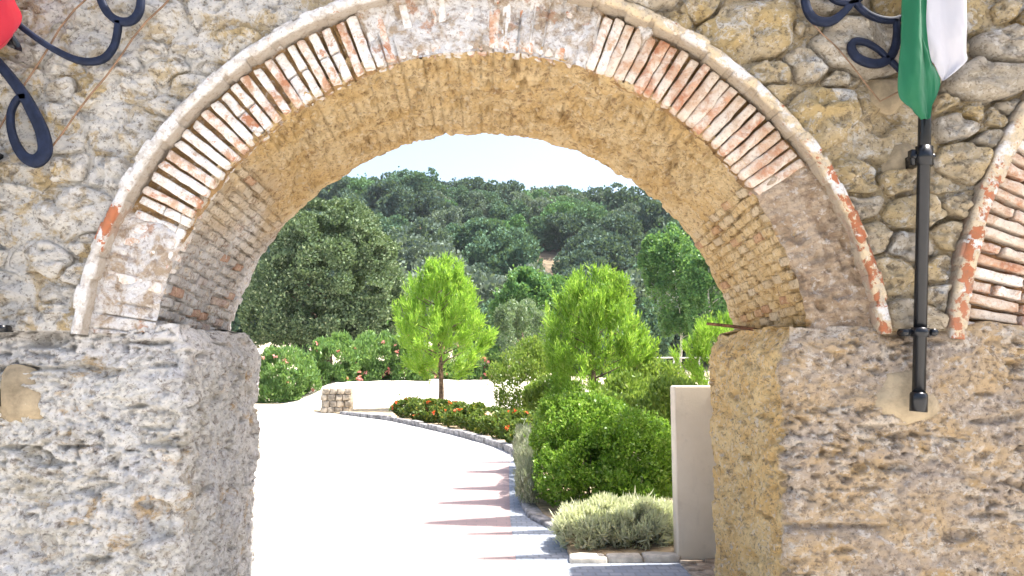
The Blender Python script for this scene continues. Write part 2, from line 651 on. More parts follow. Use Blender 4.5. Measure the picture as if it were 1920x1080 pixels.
KERB = G((640, 777), (735, 789), (800, 803), (860, 817), (915, 832), (950, 844), (975, 857), (985, 872), (983, 892), (980, 915), (986, 945), (1000, 968), (1016, 984), (1042, 990))
KERB = [q[:2] for q in KERB]
KERB += [(0.66, 7.30), (0.60, 6.9), (0.60, 6.40)]
drive = [(-14, -14), (14, -14), (14, 5.2), (3.6, 5.6), (1.9, 5.75), (0.75, 6.2)] + KERB[::-1] + [(-7, 26.5), (-14, 33), (-60, 45), (-60, -14)]
tag(sheet('drive', drive, 0.004, M['drive']), kind='structure')

n = NT('red_paving')
p = n.pos()
bt = n.new('ShaderNodeTexBrick')
n.set(bt.inputs['Vector'], p)
for k, v in (('Color1', (0.30, 0.225, 0.218, 1)), ('Color2', (0.35, 0.26, 0.25, 1)), ('Mortar', (0.27, 0.23, 0.22, 1))):
    bt.inputs[k].default_value = v
bt.inputs['Scale'].default_value = 1.0
bt.inputs['Mortar Size'].default_value = 0.005
bt.inputs['Brick Width'].default_value = 0.20
bt.inputs['Row Height'].default_value = 0.10
M['redpave'] = n.surf(bt.outputs[0], 0.85, n.bump(n.math('SUBTRACT', n.math('MULTIPLY', n.noise(p, 30, 6), 0.4), bt.outputs[1]), 0.4, 0.006))
tag(sheet('paved_border', [(0.22, 12.6), (0.17, 10.5), (0.15, 9.0), (0.14, 8.0), (0.15, 7.2), (0.16, 6.3), (0.2, 5.3), (-0.85, 5.3), (-0.92, 7.2), (-0.92, 9.0), (-0.9, 10.5), (-0.8, 12.6)], 0.0065, M['redpave']), kind='structure')

# grey setts of the gutter beside the beds
n = NT('grey_sett_paving')
p = n.pos()
bt = n.new('ShaderNodeTexBrick')
n.set(bt.inputs['Vector'], n.mapping(p, (1, 1, 1)))
for k, v in (('Color1', (0.22, 0.25, 0.30, 1)), ('Color2', (0.30, 0.32, 0.36, 1)), ('Mortar', (0.21, 0.225, 0.25, 1))):
    bt.inputs[k].default_value = v
bt.inputs['Scale'].default_value = 1.0
bt.inputs['Mortar Size'].default_value = 0.008
bt.inputs['Brick Width'].default_value = 0.10
bt.inputs['Row Height'].default_value = 0.09
M['sett'] = n.surf(bt.outputs[0], 0.8, n.bump(n.math('SUBTRACT', n.math('MULTIPLY', n.noise(p, 40, 6), 0.5), bt.outputs[1]), 0.7, 0.01))
gut = [(0.20, 12.4), (0.17, 10.5), (0.15, 9.0), (0.14, 8.0), (0.15, 7.2), (0.16, 6.3), (0.2, 5.6)]
gut_r = [(1.55, 5.6), (1.50, 6.34), (0.62, 6.30), (0.60, 6.9), (0.66, 7.3)] + KERB[::-1][3:11]
tag(sheet('gutter', gut + gut_r, 0.010, M['sett']), kind='structure')

# soil of the beds
M['soil'] = m_plain('bed_soil', (0.40, 0.31, 0.20), 0.95, 0.25, 6, 0.8)
bed = KERB + [(1.5, 6.46), (3.5, 6.8), (16, 8), (16, 24), (3, 30), (-6, 25.5)]
tag(sheet('planting_bed', bed, 0.05, M['soil'], 0.1), kind='structure')

# the courtyard setts by the pale wall
M['sett_b'] = m_plain('brown_sett', (0.36, 0.29, 0.22), 0.85, 0.25, 12, 0.6)
pv = empty('sett_apron', (1.9, 6.0, 0))
tag(pv, kind='structure')
setts = [mesh('sett%d' % k, *block(0.185, 0.095, 0.05, 0.012, 0.006, (3, 2, 2), k, 20)) for k in range(4)]
o = obj('sett_bedding', mesh('sett_bedding', *box(1.46 - 1.9, 3.4 - 1.9, -0.6, 0.44, -0.03, 0.014)), M['sett_b'], pv)
for r in range(10):
    for k in range(9):
        xx = 1.56 + 0.2 * k + (0.1 if r % 2 else 0) + random.uniform(-.006, .006)
        yy = 5.45 + 0.105 * r + 0.02 + random.uniform(-.004, .004)
        if yy > 6.42 + 0.03:
            continue
        obj('sett', setts[(r * 3 + k) % 4], M['sett_b'], pv, (xx - 1.9, yy - 6.0, 0.008 + random.uniform(-.004, .004)), (random.uniform(-.03, .03), random.uniform(-.03, .03), random.uniform(-.04, .04)))

# kerb stones round the planter, each its own stone
M['kerb'] = m_plain('kerb_stone', (0.25, 0.24, 0.235), 0.9, 0.35, 7, 0.9)
kerb = empty('planter_kerb', (0, 13, 0))
tag(kerb, 'curved row of grey kerb stones edging the flower bed', 'kerb', kind='thing')


def arclen(P, step):
    P = np.asarray(P, float)
    d = np.r_[0, np.cumsum(np.linalg.norm(np.diff(P, axis=0), axis=1))]
    s = np.arange(0, d[-1], step)
    return np.stack([np.interp(s, d, P[:, k]) for k in range(P.shape[1])], -1)


kp = arclen(KERB[:-2], 0.62)
for a, b in zip(kp[:-1], kp[1:]):
    L = np.linalg.norm(b - a)
    mid = (a + b) / 2
    hgt = (0.14 if mid[1] > 11.5 else 0.09) + random.uniform(-.02, .02)
    V, Q = block(L - 0.02, 0.16, hgt, 0.02, 0.012, (4, 2, 2), random.randint(0, 99), 7)
    obj('kerb_stone', mesh('kerb_stone', V, Q), M['kerb'], kerb, (mid[0], mid[1] - 13, hgt / 2 - 0.02), (0, 0, math.atan2(b[1] - a[1], b[0] - a[0]) + random.uniform(-.02, .02)))
M['kerb_p'] = m_plain('pale_kerb_stone', (0.58, 0.53, 0.45), 0.9, 0.15, 9, 0.5)
k2 = empty('front_kerb', (1.0, 6.36, 0))
tag(k2, 'low pale kerb in front of the silvery lavender mound', 'kerb', kind='thing')
for k in range(3):
    V, Q = block(0.295, 0.14, 0.11, 0.02, 0.014, (4, 2, 2), 40 + k, 8)
    obj('kerb_stone', mesh('kerb_stone', V, Q), M['kerb_p'], k2, (-0.27 + 0.30 * k, 0.0 + 0.02 * k, 0.006), (0, 0, 0.03))

# pale rendered garden wall just behind the arch
n = NT('cream_render')
p = n.pos()
c = n.mix(n.rng(n.noise(p, 2.2, 5, 0.6), 0.35, 0.65), (0.64, 0.56, 0.44), (0.70, 0.62, 0.50))
c = n.mix(n.math('MULTIPLY', n.rng(n.noise(n.mapping(p, (4, 4, 0.7)), 3, 6, 0.7), 0.58, 0.72), 0.25), c, (0.46, 0.40, 0.33))
c = n.mix(n.math('MULTIPLY', n.rng(n.noise(n.mapping(p, (1, 1, 1), (2, 2, 2)), 7, 7, 0.72), 0.54, 0.66), 0.22), c, (0.40, 0.34, 0.27))
M['cream'] = n.surf(c, 0.85, n.bump(n.noise(p, 60, 5), 0.25, 0.004))
gw = empty('garden_wall', (1.46, 6.36, 0))
tag(gw, 'smooth cream rendered garden wall ending behind the gate pier', 'wall', kind='thing')
obj('wall_body', mesh('wall_body', *box(0.0, 2.4, 0.0, 0.16, 0, 1.41, 0.014)), M['cream'], gw)

# sandy bank with a rubble block at its end, oleanders grow on it
bxs, bys = lens(-9.5, 5.5, 0.4), lens(24.3, 49, 0.4)
Xg, Yg = np.meshgrid(bxs, bys, indexing='ij')
zz = 0.80 * sstep(Yg + 0.5 * Xg, 25.6, 29.5) * sstep(Xg, 5.4, 2.5) * sstep(Xg, -9.4, -6.8) * (1 - sstep(Yg, 46, 49))
V = np.stack([Xg, Yg, zz + 0.012], -1).reshape(-1, 3)
V[:, 2] += np.where(zz.ravel() > 0.05, 0.05 * fbm(V * 0.8, 3), -0.03)
M['sand'] = m_plain('pale_sandy_earth', (0.60, 0.55, 0.46), 0.95, 0.15, 2, 0.6)
tag(obj('sandy_bank', mesh('sandy_bank', V, gridq(len(bxs), len(bys))), M['sand']), kind='structure')
lw = empty('rubble_block', (-5.1, 24.9, 0))
tag(lw, 'squat rubble stone block at the end of the sandy bank', 'stone block', kind='thing')
M['block_stone'] = m_plain('block_stone', (0.40, 0.34, 0.26), 0.95, 0.3, 6, 0.9)
obj('block_core', mesh('block_core', *block(0.92, 0.5, 0.80, 0.03, 0.02, (4, 3, 4), 5, 4)), M['block_stone'], lw, (0, 0, 0.40))
for r in range(4):
    for k in range(4):
        w = 0.235
        V, Q = block(w - 0.025, 0.16, 0.185, 0.03, 0.03, (3, 2, 3), r * 5 + k, 9)
        obj('stone', mesh('stone', V, Q), M['block_stone'], lw, (-0.35 + w * k + (0.04 if r % 2 else -0.02), -0.25, 0.10 + 0.2 * r), (0, random.uniform(-.08, .08), 0))

# ------------------------------------------------------------------ the gate wall
YF, YB = 4.0, 5.45                      # front and back face
CX, CZ, RI = -0.080, 1.556, 1.750       # arch, front
BX, BZ, BR = -0.100, 1.432, 1.813       # arch, back
RO, RH = 2.068, 2.132                   # ring outside, hood moulding outside
SPR = 1.795                             # springing
gate = empty('gate_wall', (0, 4.7, 0))
tag(gate, 'old rubble and brick gate wall with a wide round arch', 'wall', kind='thing')
GOFF = np.array([0, 4.7, 0])


def gpart(name, V, Q, mat, parent=gate, smooth=True):
    return obj(name, mesh(name, np.asarray(V) - GOFF, Q, smooth), mat, parent)


# --- second arch at the edge of the picture: circle through its moulding
def fit(pts, Yp):
    P = np.array([on_plane(a, b, Yp)[[0, 2]] for a, b in pts])
    A = np.c_[2 * P, np.ones(len(P))]
    s = np.linalg.lstsq(A, (P ** 2).sum(1), rcond=None)[0]
    return s[0], s[1], math.sqrt(s[2] + s[0] ** 2 + s[1] ** 2)


EX, EZ, ER = fit([(1774, 600), (1795, 480), (1822, 375), (1868, 270), (1920, 180)], YF)


def rough_face(P, k=1.0):
    s = P * np.array([1, 1, 1.55])
    big = 0.022 * fbm(s * 1.7, 3)
    med = 0.017 * fbm(s * 8.0 + 0.5 * perlin(s * 2.2)[:, None], 4, 0.62)
    where = 0.30 + 0.9 * sstep(perlin(s * 2.1 + 9), -0.25, 0.3)
    t = P * np.array([1, 1, 1.9])
    pits = -0.034 * sstep(perlin(t * 11 + 5.0), 0.26, 0.46) * where
    pits = pits - 0.024 * sstep(perlin(t * 19 + 2.0), 0.22, 0.44) * where - 0.012 * sstep(perlin(P * 33 + 8.0), 0.2, 0.45)
    slit = -0.045 * sstep(perlin(P * np.array([3.2, 3.2, 15.0]) + 40), 0.36, 0.52)
    shelf = 0.022 * sstep(perlin(P * np.array([2.6, 2.6, 5.0]) + 77), 0.0, 0.07)
    fine = 0.006 * fbm(P * 30, 2, 0.7)
    return k * (big + med + pits + slit + shelf + fine)


def pier(side):
    """side -1 left, +1 right: path in plan from the far front, round the jamb, to the far back"""
    if side < 0:
        xf, xb, xe, xv = -1.610, -1.655, -5.2, -3.3
    else:
        xf, xb, xe, xv = 1.480, 1.505, 5.2, 3.4
    r = 0.07
    a1 = lens(xe, xv, 0.05)[:-1]
    a2 = lens(xv, xf + side * r, 0.0075)
    pl = [(x, YF, 0, -1) for x in a1] + [(x, YF, 0, -1) for x in a2]
    for t in np.linspace(0, math.pi / 2, 13)[1:-1]:
        pl.append((xf + side * r - side * r * math.sin(t), YF + r - r * math.cos(t), -side * math.sin(t), -math.cos(t)))
    for y in lens(YF + r, YB - r, 0.009):
        t = (y - YF) / (YB - YF)
        pl.append((xf + (xb - xf) * t, y, -side, 0))
    for t in np.linspace(0, math.pi / 2, 11)[1:-1]:
        pl.append((xb + side * r - side * r * math.cos(t), YB - r + r * math.sin(t), -side * math.cos(t), math.sin(t)))
    pl += [(x, YB, 0, 1) for x in lens(xb + side * r, xb + side * 0.5, 0.03)]
    pl += [(x, YB, 0, 1) for x in lens(xb + side * 0.5, xe, 0.3)[1:]]
    pl = np.array(pl)
    zs = np.concatenate([lens(-0.05, 0.10, 0.05)[:-1], lens(0.10, SPR, 0.0078)])
    U, Zg = np.meshgrid(np.arange(len(pl)), zs, indexing='ij')
    B = np.stack([pl[U, 0], pl[U, 1], Zg], -1).reshape(-1, 3)
    N = np.stack([pl[U, 2], pl[U, 3], 0 * Zg], -1).reshape(-1, 3)
    d = rough_face(B, 1.0 if side < 0 else 0.8)
    back = sstep(B[:, 1], YF + 0.2, YB)
    inn = np.abs(N[:, 0])
    # knobbly profile of the inner edge seen against the light
    d = d * (1 - 0.4 * inn * back) + inn * back * (0.6 + 0.4 * side) * (0.022 * fbm(B * np.array([3, 3, 6.0]) + 3, 3) + 0.008)
    # lime-smoothed jamb near the corner
    zn = B[:, 2] + 0.06 * fbm(B * np.array([3.0, 3.0, 0.5]) + 50, 3)
    sh = sstep(zn, SPR - 0.19, SPR + 0.01)
    if side < 0:
        d = d - (1 - inn) * 0.058 * sstep(zn, SPR - 0.40, SPR - 0.03) + (1 - inn) * 0.01
    d = d - (0.10 * inn * (0.9 - 0.1 * side)) * sh ** 2 - (1 - inn) * (0.045 if side > 0 else 0.01) * sh ** 2
    if side > 0:     # outer wall face bows out a little under the springing
        d = d + (1 - inn) * 0.015
    V = B + N * d[:, None]
    V[:, 2] += 0.022 * fbm(B * np.array([5.0, 5.0, 0.3]) + 90, 3) * sstep(B[:, 2], SPR - 0.12, SPR)
    nz = len(zs)
    # cap row going into the wall
    top = V.reshape(len(pl), nz, 3)[:, -1, :].copy()
    cap = top - np.c_[pl[:, 2:4], np.zeros(len(pl))] * 0.34 + np.array([0, 0, 0.012])
    cap2 = np.stack([top, cap], 1).reshape(-1, 3)
    Vt, Qt = join([(V, gridq(len(pl), nz)), (cap2, gridq(len(pl), 2))])
    if side > 0:
        Qt = [q[:, ::-1] for q in Qt]
    return gpart('pier', Vt, Qt, M['pier_l'] if side < 0 else M['pier_r'])


pier_l, pier_r = pier(-1), pier(1)
pier_l['label'] = 'pale lime-streaked pier'
pier_r['label'] = 'warm brown eroded pier'

# --- vault (soffit)
TH0 = math.asin((SPR - 0.03 - CZ) / RI)


def arch_pt(th, y, dr=0.0):
    """th from the right springing over the crown; returns position and outward radial"""
    t = np.clip((y - YF) / (YB - YF), 0, 1)
    cx, cz, R = CX + (BX - CX) * t, CZ + (BZ - CZ) * t, RI + (BR - RI) * t
    return np.stack([cx + (R + dr) * np.cos(th), y + 0 * th, cz + (R + dr) * np.sin(th)], -1)


BRK = [0.66, math.pi - 0.72]          # bricks show below these angles
th = lens(TH0 - 0.06, math.pi - TH0 + 0.06, 0.0048)
yv = lens(YF + 0.055, YB, 0.0095)
T_, Y_ = np.meshgrid(th, yv, indexing='ij')
T_, Y_ = T_.ravel(), Y_.ravel()
B = arch_pt(T_, Y_)
N = np.stack([-np.cos(T_), 0 * T_, -np.sin(T_)], -1)
S = np.stack([T_ * RI, Y_, 0 * T_], -1)
brz = np.maximum(sstep(T_, BRK[0] + 0.12, BRK[0] - 0.03), sstep(T_, BRK[1] - 0.12, BRK[1] + 0.03))
dv = 0.026 * fbm(S * np.array([2.2, 1.6, 1]), 3)
med = 0.022 * fbm(S * np.array([8.0, 5.5, 1]) + 0.4 * perlin(S * 3)[:, None], 5, 0.65)
pt = perlin(S * np.array([13, 9, 1.0]) + 3.3)
pits = -0.040 * sstep(pt, 0.22, 0.42) - 0.022 * sstep(perlin(S * np.array([26, 18, 1.0]) + 7.7), 0.16, 0.5)
cour = -0.016 * sstep(np.abs(((T_ * RI / 0.064) % 1) - 0.5), 0.36, 0.48) * sstep(perlin(S * 1.7 + 21), -0.25, 0.2)
fine = 0.006 * fbm(S * 26, 3, 0.6)
dv = dv * 0.8 + (med + pits + cour) * (1 - 0.75 * brz) + fine - 0.020 * brz
# a long crack across the right haunch
ck = np.abs(T_ - (0.92 + 0.10 * np.sin(Y_ * 2.2) + 0.05 * perlin(S * 5)))
dv = dv - 0.05 * sstep(ck, 0.020, 0.0) * sstep(Y_, 5.3, 4.9)
lip = sstep(Y_, YF + 0.13, YF + 0.055)
dv = dv - 0.035 * lip * (0.55 + 1.1 * fbm(S * np.array([5, 0, 0]) + 8, 3))
lipb = sstep(Y_, YB - 0.08, YB)
dv = dv * (1 - 0.65 * sstep(Y_, YB - 0.25, YB - 0.02))
dv = dv - 0.016 * lipb * (0.5 + 1.2 * fbm(S * np.array([6, 0, 0]) + 28, 3))
V = B + N * dv[:, None]
Vg = V.reshape(len(th), len(yv), 3)
Ng = N.reshape(len(th), len(yv), 3)
bk = np.stack([Vg[:, -1], Vg[:, -1] - Ng[:, -1] * 0.03 + np.array([0, 0.006, 0]), Vg[:, -1] - Ng[:, -1] * 0.45 + np.array([0, 0.004, 0])], 1).reshape(-1, 3)
Vt, Qt = join([(V, gridq(len(th), len(yv))), (bk, gridq(len(th), 3))])
vault = gpart('vault', Vt, Qt, M['vault'])

# vault bricks near the springings, each one a brick
vb = [mesh('vbrick%d' % k, *block(0.050, 0.134, 0.05, 0.009, 0.007, (2, 3, 2), k, 18)) for k in range(6)]
cnt = 0
for (ta, tb) in ((TH0 + 0.012, BRK[0] - 0.02), (BRK[1] + 0.02, math.pi - TH0 - 0.012)):
    t = ta
    row = 0
    while t < tb and cnt < 300:
        y = YF + 0.14 + (0.075 if row % 2 else 0)
        while y < YB - 0.04:
            if random.random() < 0.94:
                q = arch_pt(np.array([t + random.uniform(-.003, .003)]), np.array([y]))[0]
                Ox = Matrix(((-math.cos(t), 0, -math.sin(t)), (0, 1, 0), (-math.sin(t), 0, math.cos(t)))).transposed()
                # local x along the arc, y along the depth, z radial
                tx = Vector((-math.sin(t), 0, math.cos(t)))
                rz = Vector((math.cos(t), 0, math.sin(t)))
                R_ = Matrix((tx, Vector((0, 1, 0)), rz)).transposed()
                o = obj('brick', vb[random.randrange(6)], M['vbrick'], vault)
                pos = Vector(q - GOFF) + rz * (0.024 + random.uniform(-.007, .009))
                o.matrix_local = Matrix.Translation(pos) @ R_.to_4x4() @ Matrix.Rotation(random.uniform(-.05, .05), 4, 'Z')
                cnt += 1
            y += 0.152
        t += 0.064 / RI
        row += 1

# --- arch ring: mortar bed and radial bricks
def th_deg(a):     # angle measured from the left springing line, as seen in the picture
    return math.pi - math.radians(a)


def expo(al):
    """1 where the joints are open, 0 where render covers the ring; al degrees from the left"""
    al = np.asarray(al, float)
    return np.maximum(sstep(al, 23, 26) * (1 - sstep(al, 69, 72)), sstep(al, 108, 111) * (1 - sstep(al, 143, 149)))


th = lens(-0.02, math.pi + 0.02, 0.0032)
rr = lens(RI - 0.012, RO + 0.03, 0.0085)
T_, R_g = np.meshgrid(th, rr, indexing='ij')
T_, R_g = T_.ravel(), R_g.ravel()
al = 180 - np.degrees(T_)
S = np.stack([T_ * 1.9, R_g, 0 * T_], -1)
e = np.clip(expo(al) * sstep(perlin(S * np.array([4.5, 3.5, 1]) + 12), -0.58, -0.40) + 0.35 * fbm(S * 4, 2) * (expo(al) > 0.01) * (expo(al) < 0.99), 0, 1)
yy = YF + 0.046 + 0.016 * fbm(S * 6, 4, 0.6) + 0.008 * perlin(S * np.array([30, 5, 1]))
low = sstep(al, 150, 160)
yy = yy - 0.004 * low + low * (0.020 * fbm(S * 9 + 31, 4, 0.65) + 0.02 * sstep(perlin(S * 14 + 3), 0.2, 0.45))
# shallow open joints in the rendered crown
jt = (al < 148) * sstep(np.abs(((al / 2.14) % 1) - 0.5), 0.40, 0.5) * sstep(perlin(S * np.array([2.5, 3, 1]) + 5), 0.0, 0.3)
yy = yy + 0.022 * jt
yy = yy + e * (0.052 + 0.018 * sstep(al, 100, 112) + 0.016 * fbm(S * 9 + 2, 3))
yy = yy + 0.03 * sstep(R_g, RI + 0.05, RI - 0.01) * (0.4 + fbm(S * 8 + 4, 3))
V = np.stack([CX + R_g * np.cos(T_), yy, CZ + R_g * np.sin(T_)], -1)
q = gridq(len(th), len(rr))
keep = V[q].mean(1)[:, 2] > SPR - 0.04
ring = gpart('arch_ring', V, q[keep], M['ringm'])
PITCHB = 2.14
rb_full = [mesh('rbrick%d' % k, *block(0.300, 0.12, 0.055, 0.010, 0.014, (7, 2, 3), k, 14)) for k in range(7)]
rb_full += [mesh('rbrickf%d' % k, *block(0.300, 0.12, 0.055, 0.010, 0.014, (7, 2, 3), k + 20, 14)) for k in range(5)]
rb_half = [mesh('rhalf%d' % k, *block(0.142, 0.12, 0.050, 0.009, 0.013, (4, 2, 3), k + 50, 14)) for k in range(5)]
for k in range(12):
    rb_full[k].materials.append(M['rbrick'] if k < 7 else M['rbrick2'])
rb_warm = [mesh('rbrickw%d' % k, *block(0.300, 0.12, 0.055, 0.010, 0.015, (7, 2, 3), k + 70, 14)) for k in range(5)]
for k in range(5):
    rb_warm[k].materials.append(M['rbrick3'])
for q in rb_half:
    q.materials.append(M['rbrick'])
def k_skip(a):
    return not (12.5 < a < 15.5 or 18 < a < 20.5)


a = 8.2
while a < 172:
    ex = float(expo(a))
    jit = random.uniform(-.25, .25)
    t = th_deg(a + jit)
    rv = Vector((math.cos(t), 0, math.sin(t)))
    tv = Vector((-math.sin(t), 0, math.cos(t)))
    Rm = Matrix((rv, Vector((0, 1, 0)), -tv)).transposed()
    if (a > 149 or a < 22) and k_skip(a):
        a += 2.0
        continue
    dy = random.uniform(-.009, .012) + (0.006 if ex < 0.5 else 0)
    sc_t = random.uniform(0.80, 1.12)
    seg = [(1.905, None)]
    if random.random() < 0.22 and a < 100:
        seg = [(1.826, 'h'), (1.982, 'h')]
    for (rc, h) in seg:
        if h:
            me = random.choice(rb_half)
        elif a > 112:
            me = random.choice(rb_warm)
        else:
            me = random.choice(rb_full)
        pos = Vector((CX, YF + 0.046 + 0.06 + dy + (random.uniform(-.008, .008) if h else 0), CZ)) + rv * rc - Vector(GOFF)
        if (pos.z) < SPR - 0.05:
            continue
        o = obj('brick', me, None, ring)
        o.matrix_local = Matrix.Translation(pos) @ Rm.to_4x4() @ Matrix.Rotation(random.uniform(-.022, .022), 4, 'Y') @ Matrix.Scale(sc_t, 4, (0, 0, 1))
    a += 2.05 if a < 100 else 1.88

# --- hood moulding: a projecting course of bricks laid along the curve
def hood(cx, cz, r0, r1, a0, a1, name, matf, y0=-0.05, depth=0.16, label=None):
    th = lens(math.radians(a0), math.radians(a1), 0.006)
    prof = np.array([(r0 + 0.014, y0 + depth), (r0 + 0.010, y0 + 0.016), (r0 + 0.026, y0 + 0.008), (r1 - 0.022, y0 + 0.008), (r1 - 0.008, y0 + 0.02), (r1 - 0.012, y0 + depth)])
    pr = arclen(prof, 0.012)
    T, K = np.meshgrid(th, np.arange(len(pr)), indexing='ij')
    R = pr[K, 0]
    Yv = YF + pr[K, 1]
    Sx = np.stack([T * r1, R, Yv], -1).reshape(-1, 3)
    dd = 0.012 * fbm(Sx * 5, 4, 0.6)
    Vv = np.stack([cx + (R.ravel() + dd) * np.cos(T.ravel()), Yv.ravel() + 0.6 * dd, cz + (R.ravel() + dd) * np.sin(T.ravel())], -1)
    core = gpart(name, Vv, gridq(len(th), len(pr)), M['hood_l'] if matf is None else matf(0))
    L = 0.165
    rc = (r0 + r1) / 2
    ang = math.radians(a0) + 0.04
    k = 0
    while ang < math.radians(a1) - 0.03:
        Vb, Qb = block(L - 0.018 + random.uniform(-.02, .012), depth - 0.03, (r1 - r0) * random.uniform(0.86, 1.0), 0.012, 0.012, (4, 2, 2), k + 300, 9)
        me = mesh('hood_brick', Vb, Qb)
        rv = Vector((math.cos(ang), 0, math.sin(ang)))
        tv = Vector((-math.sin(ang), 0, math.cos(ang)))
        Rm = Matrix((tv, Vector((0, 1, 0)), rv)).transposed()
        Rm = Matrix((tv, rv.cross(tv), rv)).transposed()
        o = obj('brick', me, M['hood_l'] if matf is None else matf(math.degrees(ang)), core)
        pos = Vector((cx, YF + y0 + depth / 2 + random.uniform(-.012, .006), cz)) + rv * (rc + random.uniform(-.006, .006)) - Vector(GOFF)
        o.matrix_local = Matrix.Translation(pos) @ Rm.to_4x4() @ Matrix.Rotation(random.uniform(-.03, .03), 4, 'Y')
        ang += L / rc
        k += 1
    return core


spa = math.degrees(math.asin((SPR - CZ) / RH))
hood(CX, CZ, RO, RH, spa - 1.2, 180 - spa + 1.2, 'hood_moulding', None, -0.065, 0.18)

# --- second arch: hood, ring bed and bricks
EI = ER - 0.10
spe = math.degrees(math.asin(max(-1, min(1, (SPR - 0.02 - EZ) / ER))))
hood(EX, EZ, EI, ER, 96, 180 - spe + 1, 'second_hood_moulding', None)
th = lens(math.pi * 0.52, math.pi - math.radians(spe) + 0.03, 0.006)
rr = lens(EI - 0.55, EI + 0.03, 0.012)
T_, R_g = np.meshgrid(th, rr, indexing='ij')
T_, R_g = T_.ravel(), R_g.ravel()
S = np.stack([T_ * 2, R_g, 0 * T_], -1)
V = np.stack([EX + R_g * np.cos(T_), YF + 0.115 + 0.02 * fbm(S * 6, 4), EZ + R_g * np.sin(T_)], -1)
M['ring2m'] = m_plain('brown_mortar', (0.24, 0.14, 0.07), 0.95, 0.3, 9, 0.8)
ring2 = gpart('second_arch_ring', V, gridq(len(th), len(rr)), M['ring2m'])
a = 180 - spe - 0.8
k = 0
while a > 96:
    t = math.radians(a)
    rv = Vector((math.cos(t), 0, math.sin(t)))
    tv = Vector((-math.sin(t), 0, math.cos(t)))
    Rm = Matrix((rv, Vector((0, 1, 0)), -tv)).transposed()
    segs = [(EI - 0.155, 0.30)] if k % 3 else [(EI - 0.08, 0.15), (EI - 0.24, 0.15)]
    segs.append((EI - 0.42, 0.2))
    for rc, L in segs:
        Vb, Qb = block(L - 0.006, 0.12, 0.050 * random.uniform(.85, 1.1), 0.008, 0.014, (6, 2, 3), k + 500, 13)
        o = obj('brick', mesh('ring_brick', Vb, Qb), M['rbrick2'] if random.random() < .3 else M['rbrick3'], ring2)
        pos = Vector((EX, YF + 0.105 + random.uniform(-.01, .012), EZ)) + rv * rc - Vector(GOFF)
        o.matrix_local = Matrix.Translation(pos) @ Rm.to_4x4() @ Matrix.Rotation(random.uniform(-.03, .03), 4, 'Y')
    a -= math.degrees(0.073 / (ER - 0.2))
    k += 1

# --- upper wall: mortar sheet, then every stone on its own
def free(x, z):
    """True where rubble shows: outside both arches"""
    return (np.hypot(x - CX, z - CZ) > RH - 0.015) & (np.hypot(x - EX, z - EZ) > ER - 0.015) & (z > SPR - 0.03)


gx = lens(-4.4, 4.4, 0.0112)
gz = lens(SPR - 0.03, 4.3, 0.0105)
Xg, Zg = np.meshgrid(gx, gz, indexing='ij')
P = np.stack([Xg.ravel(), 0 * Xg.ravel(), Zg.ravel()], -1)
leftw = sstep(P[:, 0], 0.6, -1.4)
mort = YF + 0.050 - 0.024 * leftw - 0.030 * fbm(P * 2.6, 3) - 0.014 * ridge(P * 7, 2) - 0.005 * fbm(P * 26, 3) + 0.02 * sstep(perlin(P * 9 + 3), .25, .6)
mort = mort + 0.055 * (1 - leftw) * sstep(perlin(P * np.array([5.0, 1, 7.0]) + 33), 0.12, 0.36)
lowb = sstep(P[:, 2], SPR + 0.10, SPR)
mort = mort - 0.03 * lowb
V = np.stack([P[:, 0], mort, P[:, 2]], -1)
q = gridq(len(gx), len(gz))
cen = P[q].mean(1)
keep = (np.hypot(cen[:, 0] - CX, cen[:, 2] - CZ) > RO + 0.02) & (np.hypot(cen[:, 0] - EX, cen[:, 2] - EZ) > EI + 0.01)
upper = gpart('upper_wall', V, q[keep], M['mortar'])
# rest of the wall's body: flanks, top and back
bx = lens(-5.2, 5.2, 0.1)
bz = lens(SPR, 4.9, 0.1)
Xb, Zb = np.meshgrid(bx, bz, indexing='ij')
Vb = np.stack([Xb.ravel(), YB - 0.02 + 0.02 * fbm(np.stack([Xb.ravel(), 0 * Xb.ravel(), Zb.ravel()], -1) * 3, 3), Zb.ravel()], -1)
qb = gridq(len(bx), len(bz))
cb = Vb[qb].mean(1)
qb = qb[np.hypot(cb[:, 0] - BX, cb[:, 2] - BZ) > BR + 0.12][:, ::-1]
blocks = [box(-5.2, -4.38, YF + 0.03, YB - 0.03, SPR - 0.02, 4.9), box(4.38, 5.2, YF + 0.03, YB - 0.03, SPR - 0.02, 4.9), box(-4.38, 4.38, YF + 0.03, YB - 0.03, 4.29, 4.9)]
gpart('wall_back', *join([(Vb, qb)] + blocks), M['mortar'], smooth=False)

V, Q = block(1.7, 0.95, 3.5, 0.06, 0.05, (14, 8, 26), 77, 2.5)
V[:, 0] += np.where(V[:, 0] < 0, 0.12 * (V[:, 2] / 3.5 + 0.5), 0)          # battered flank
gpart('shade_buttress', V + np.array([2.95, YB + 0.42, 1.75]), Q, M['pier_r'])  # added out of view behind the right jamb to shade the near paving

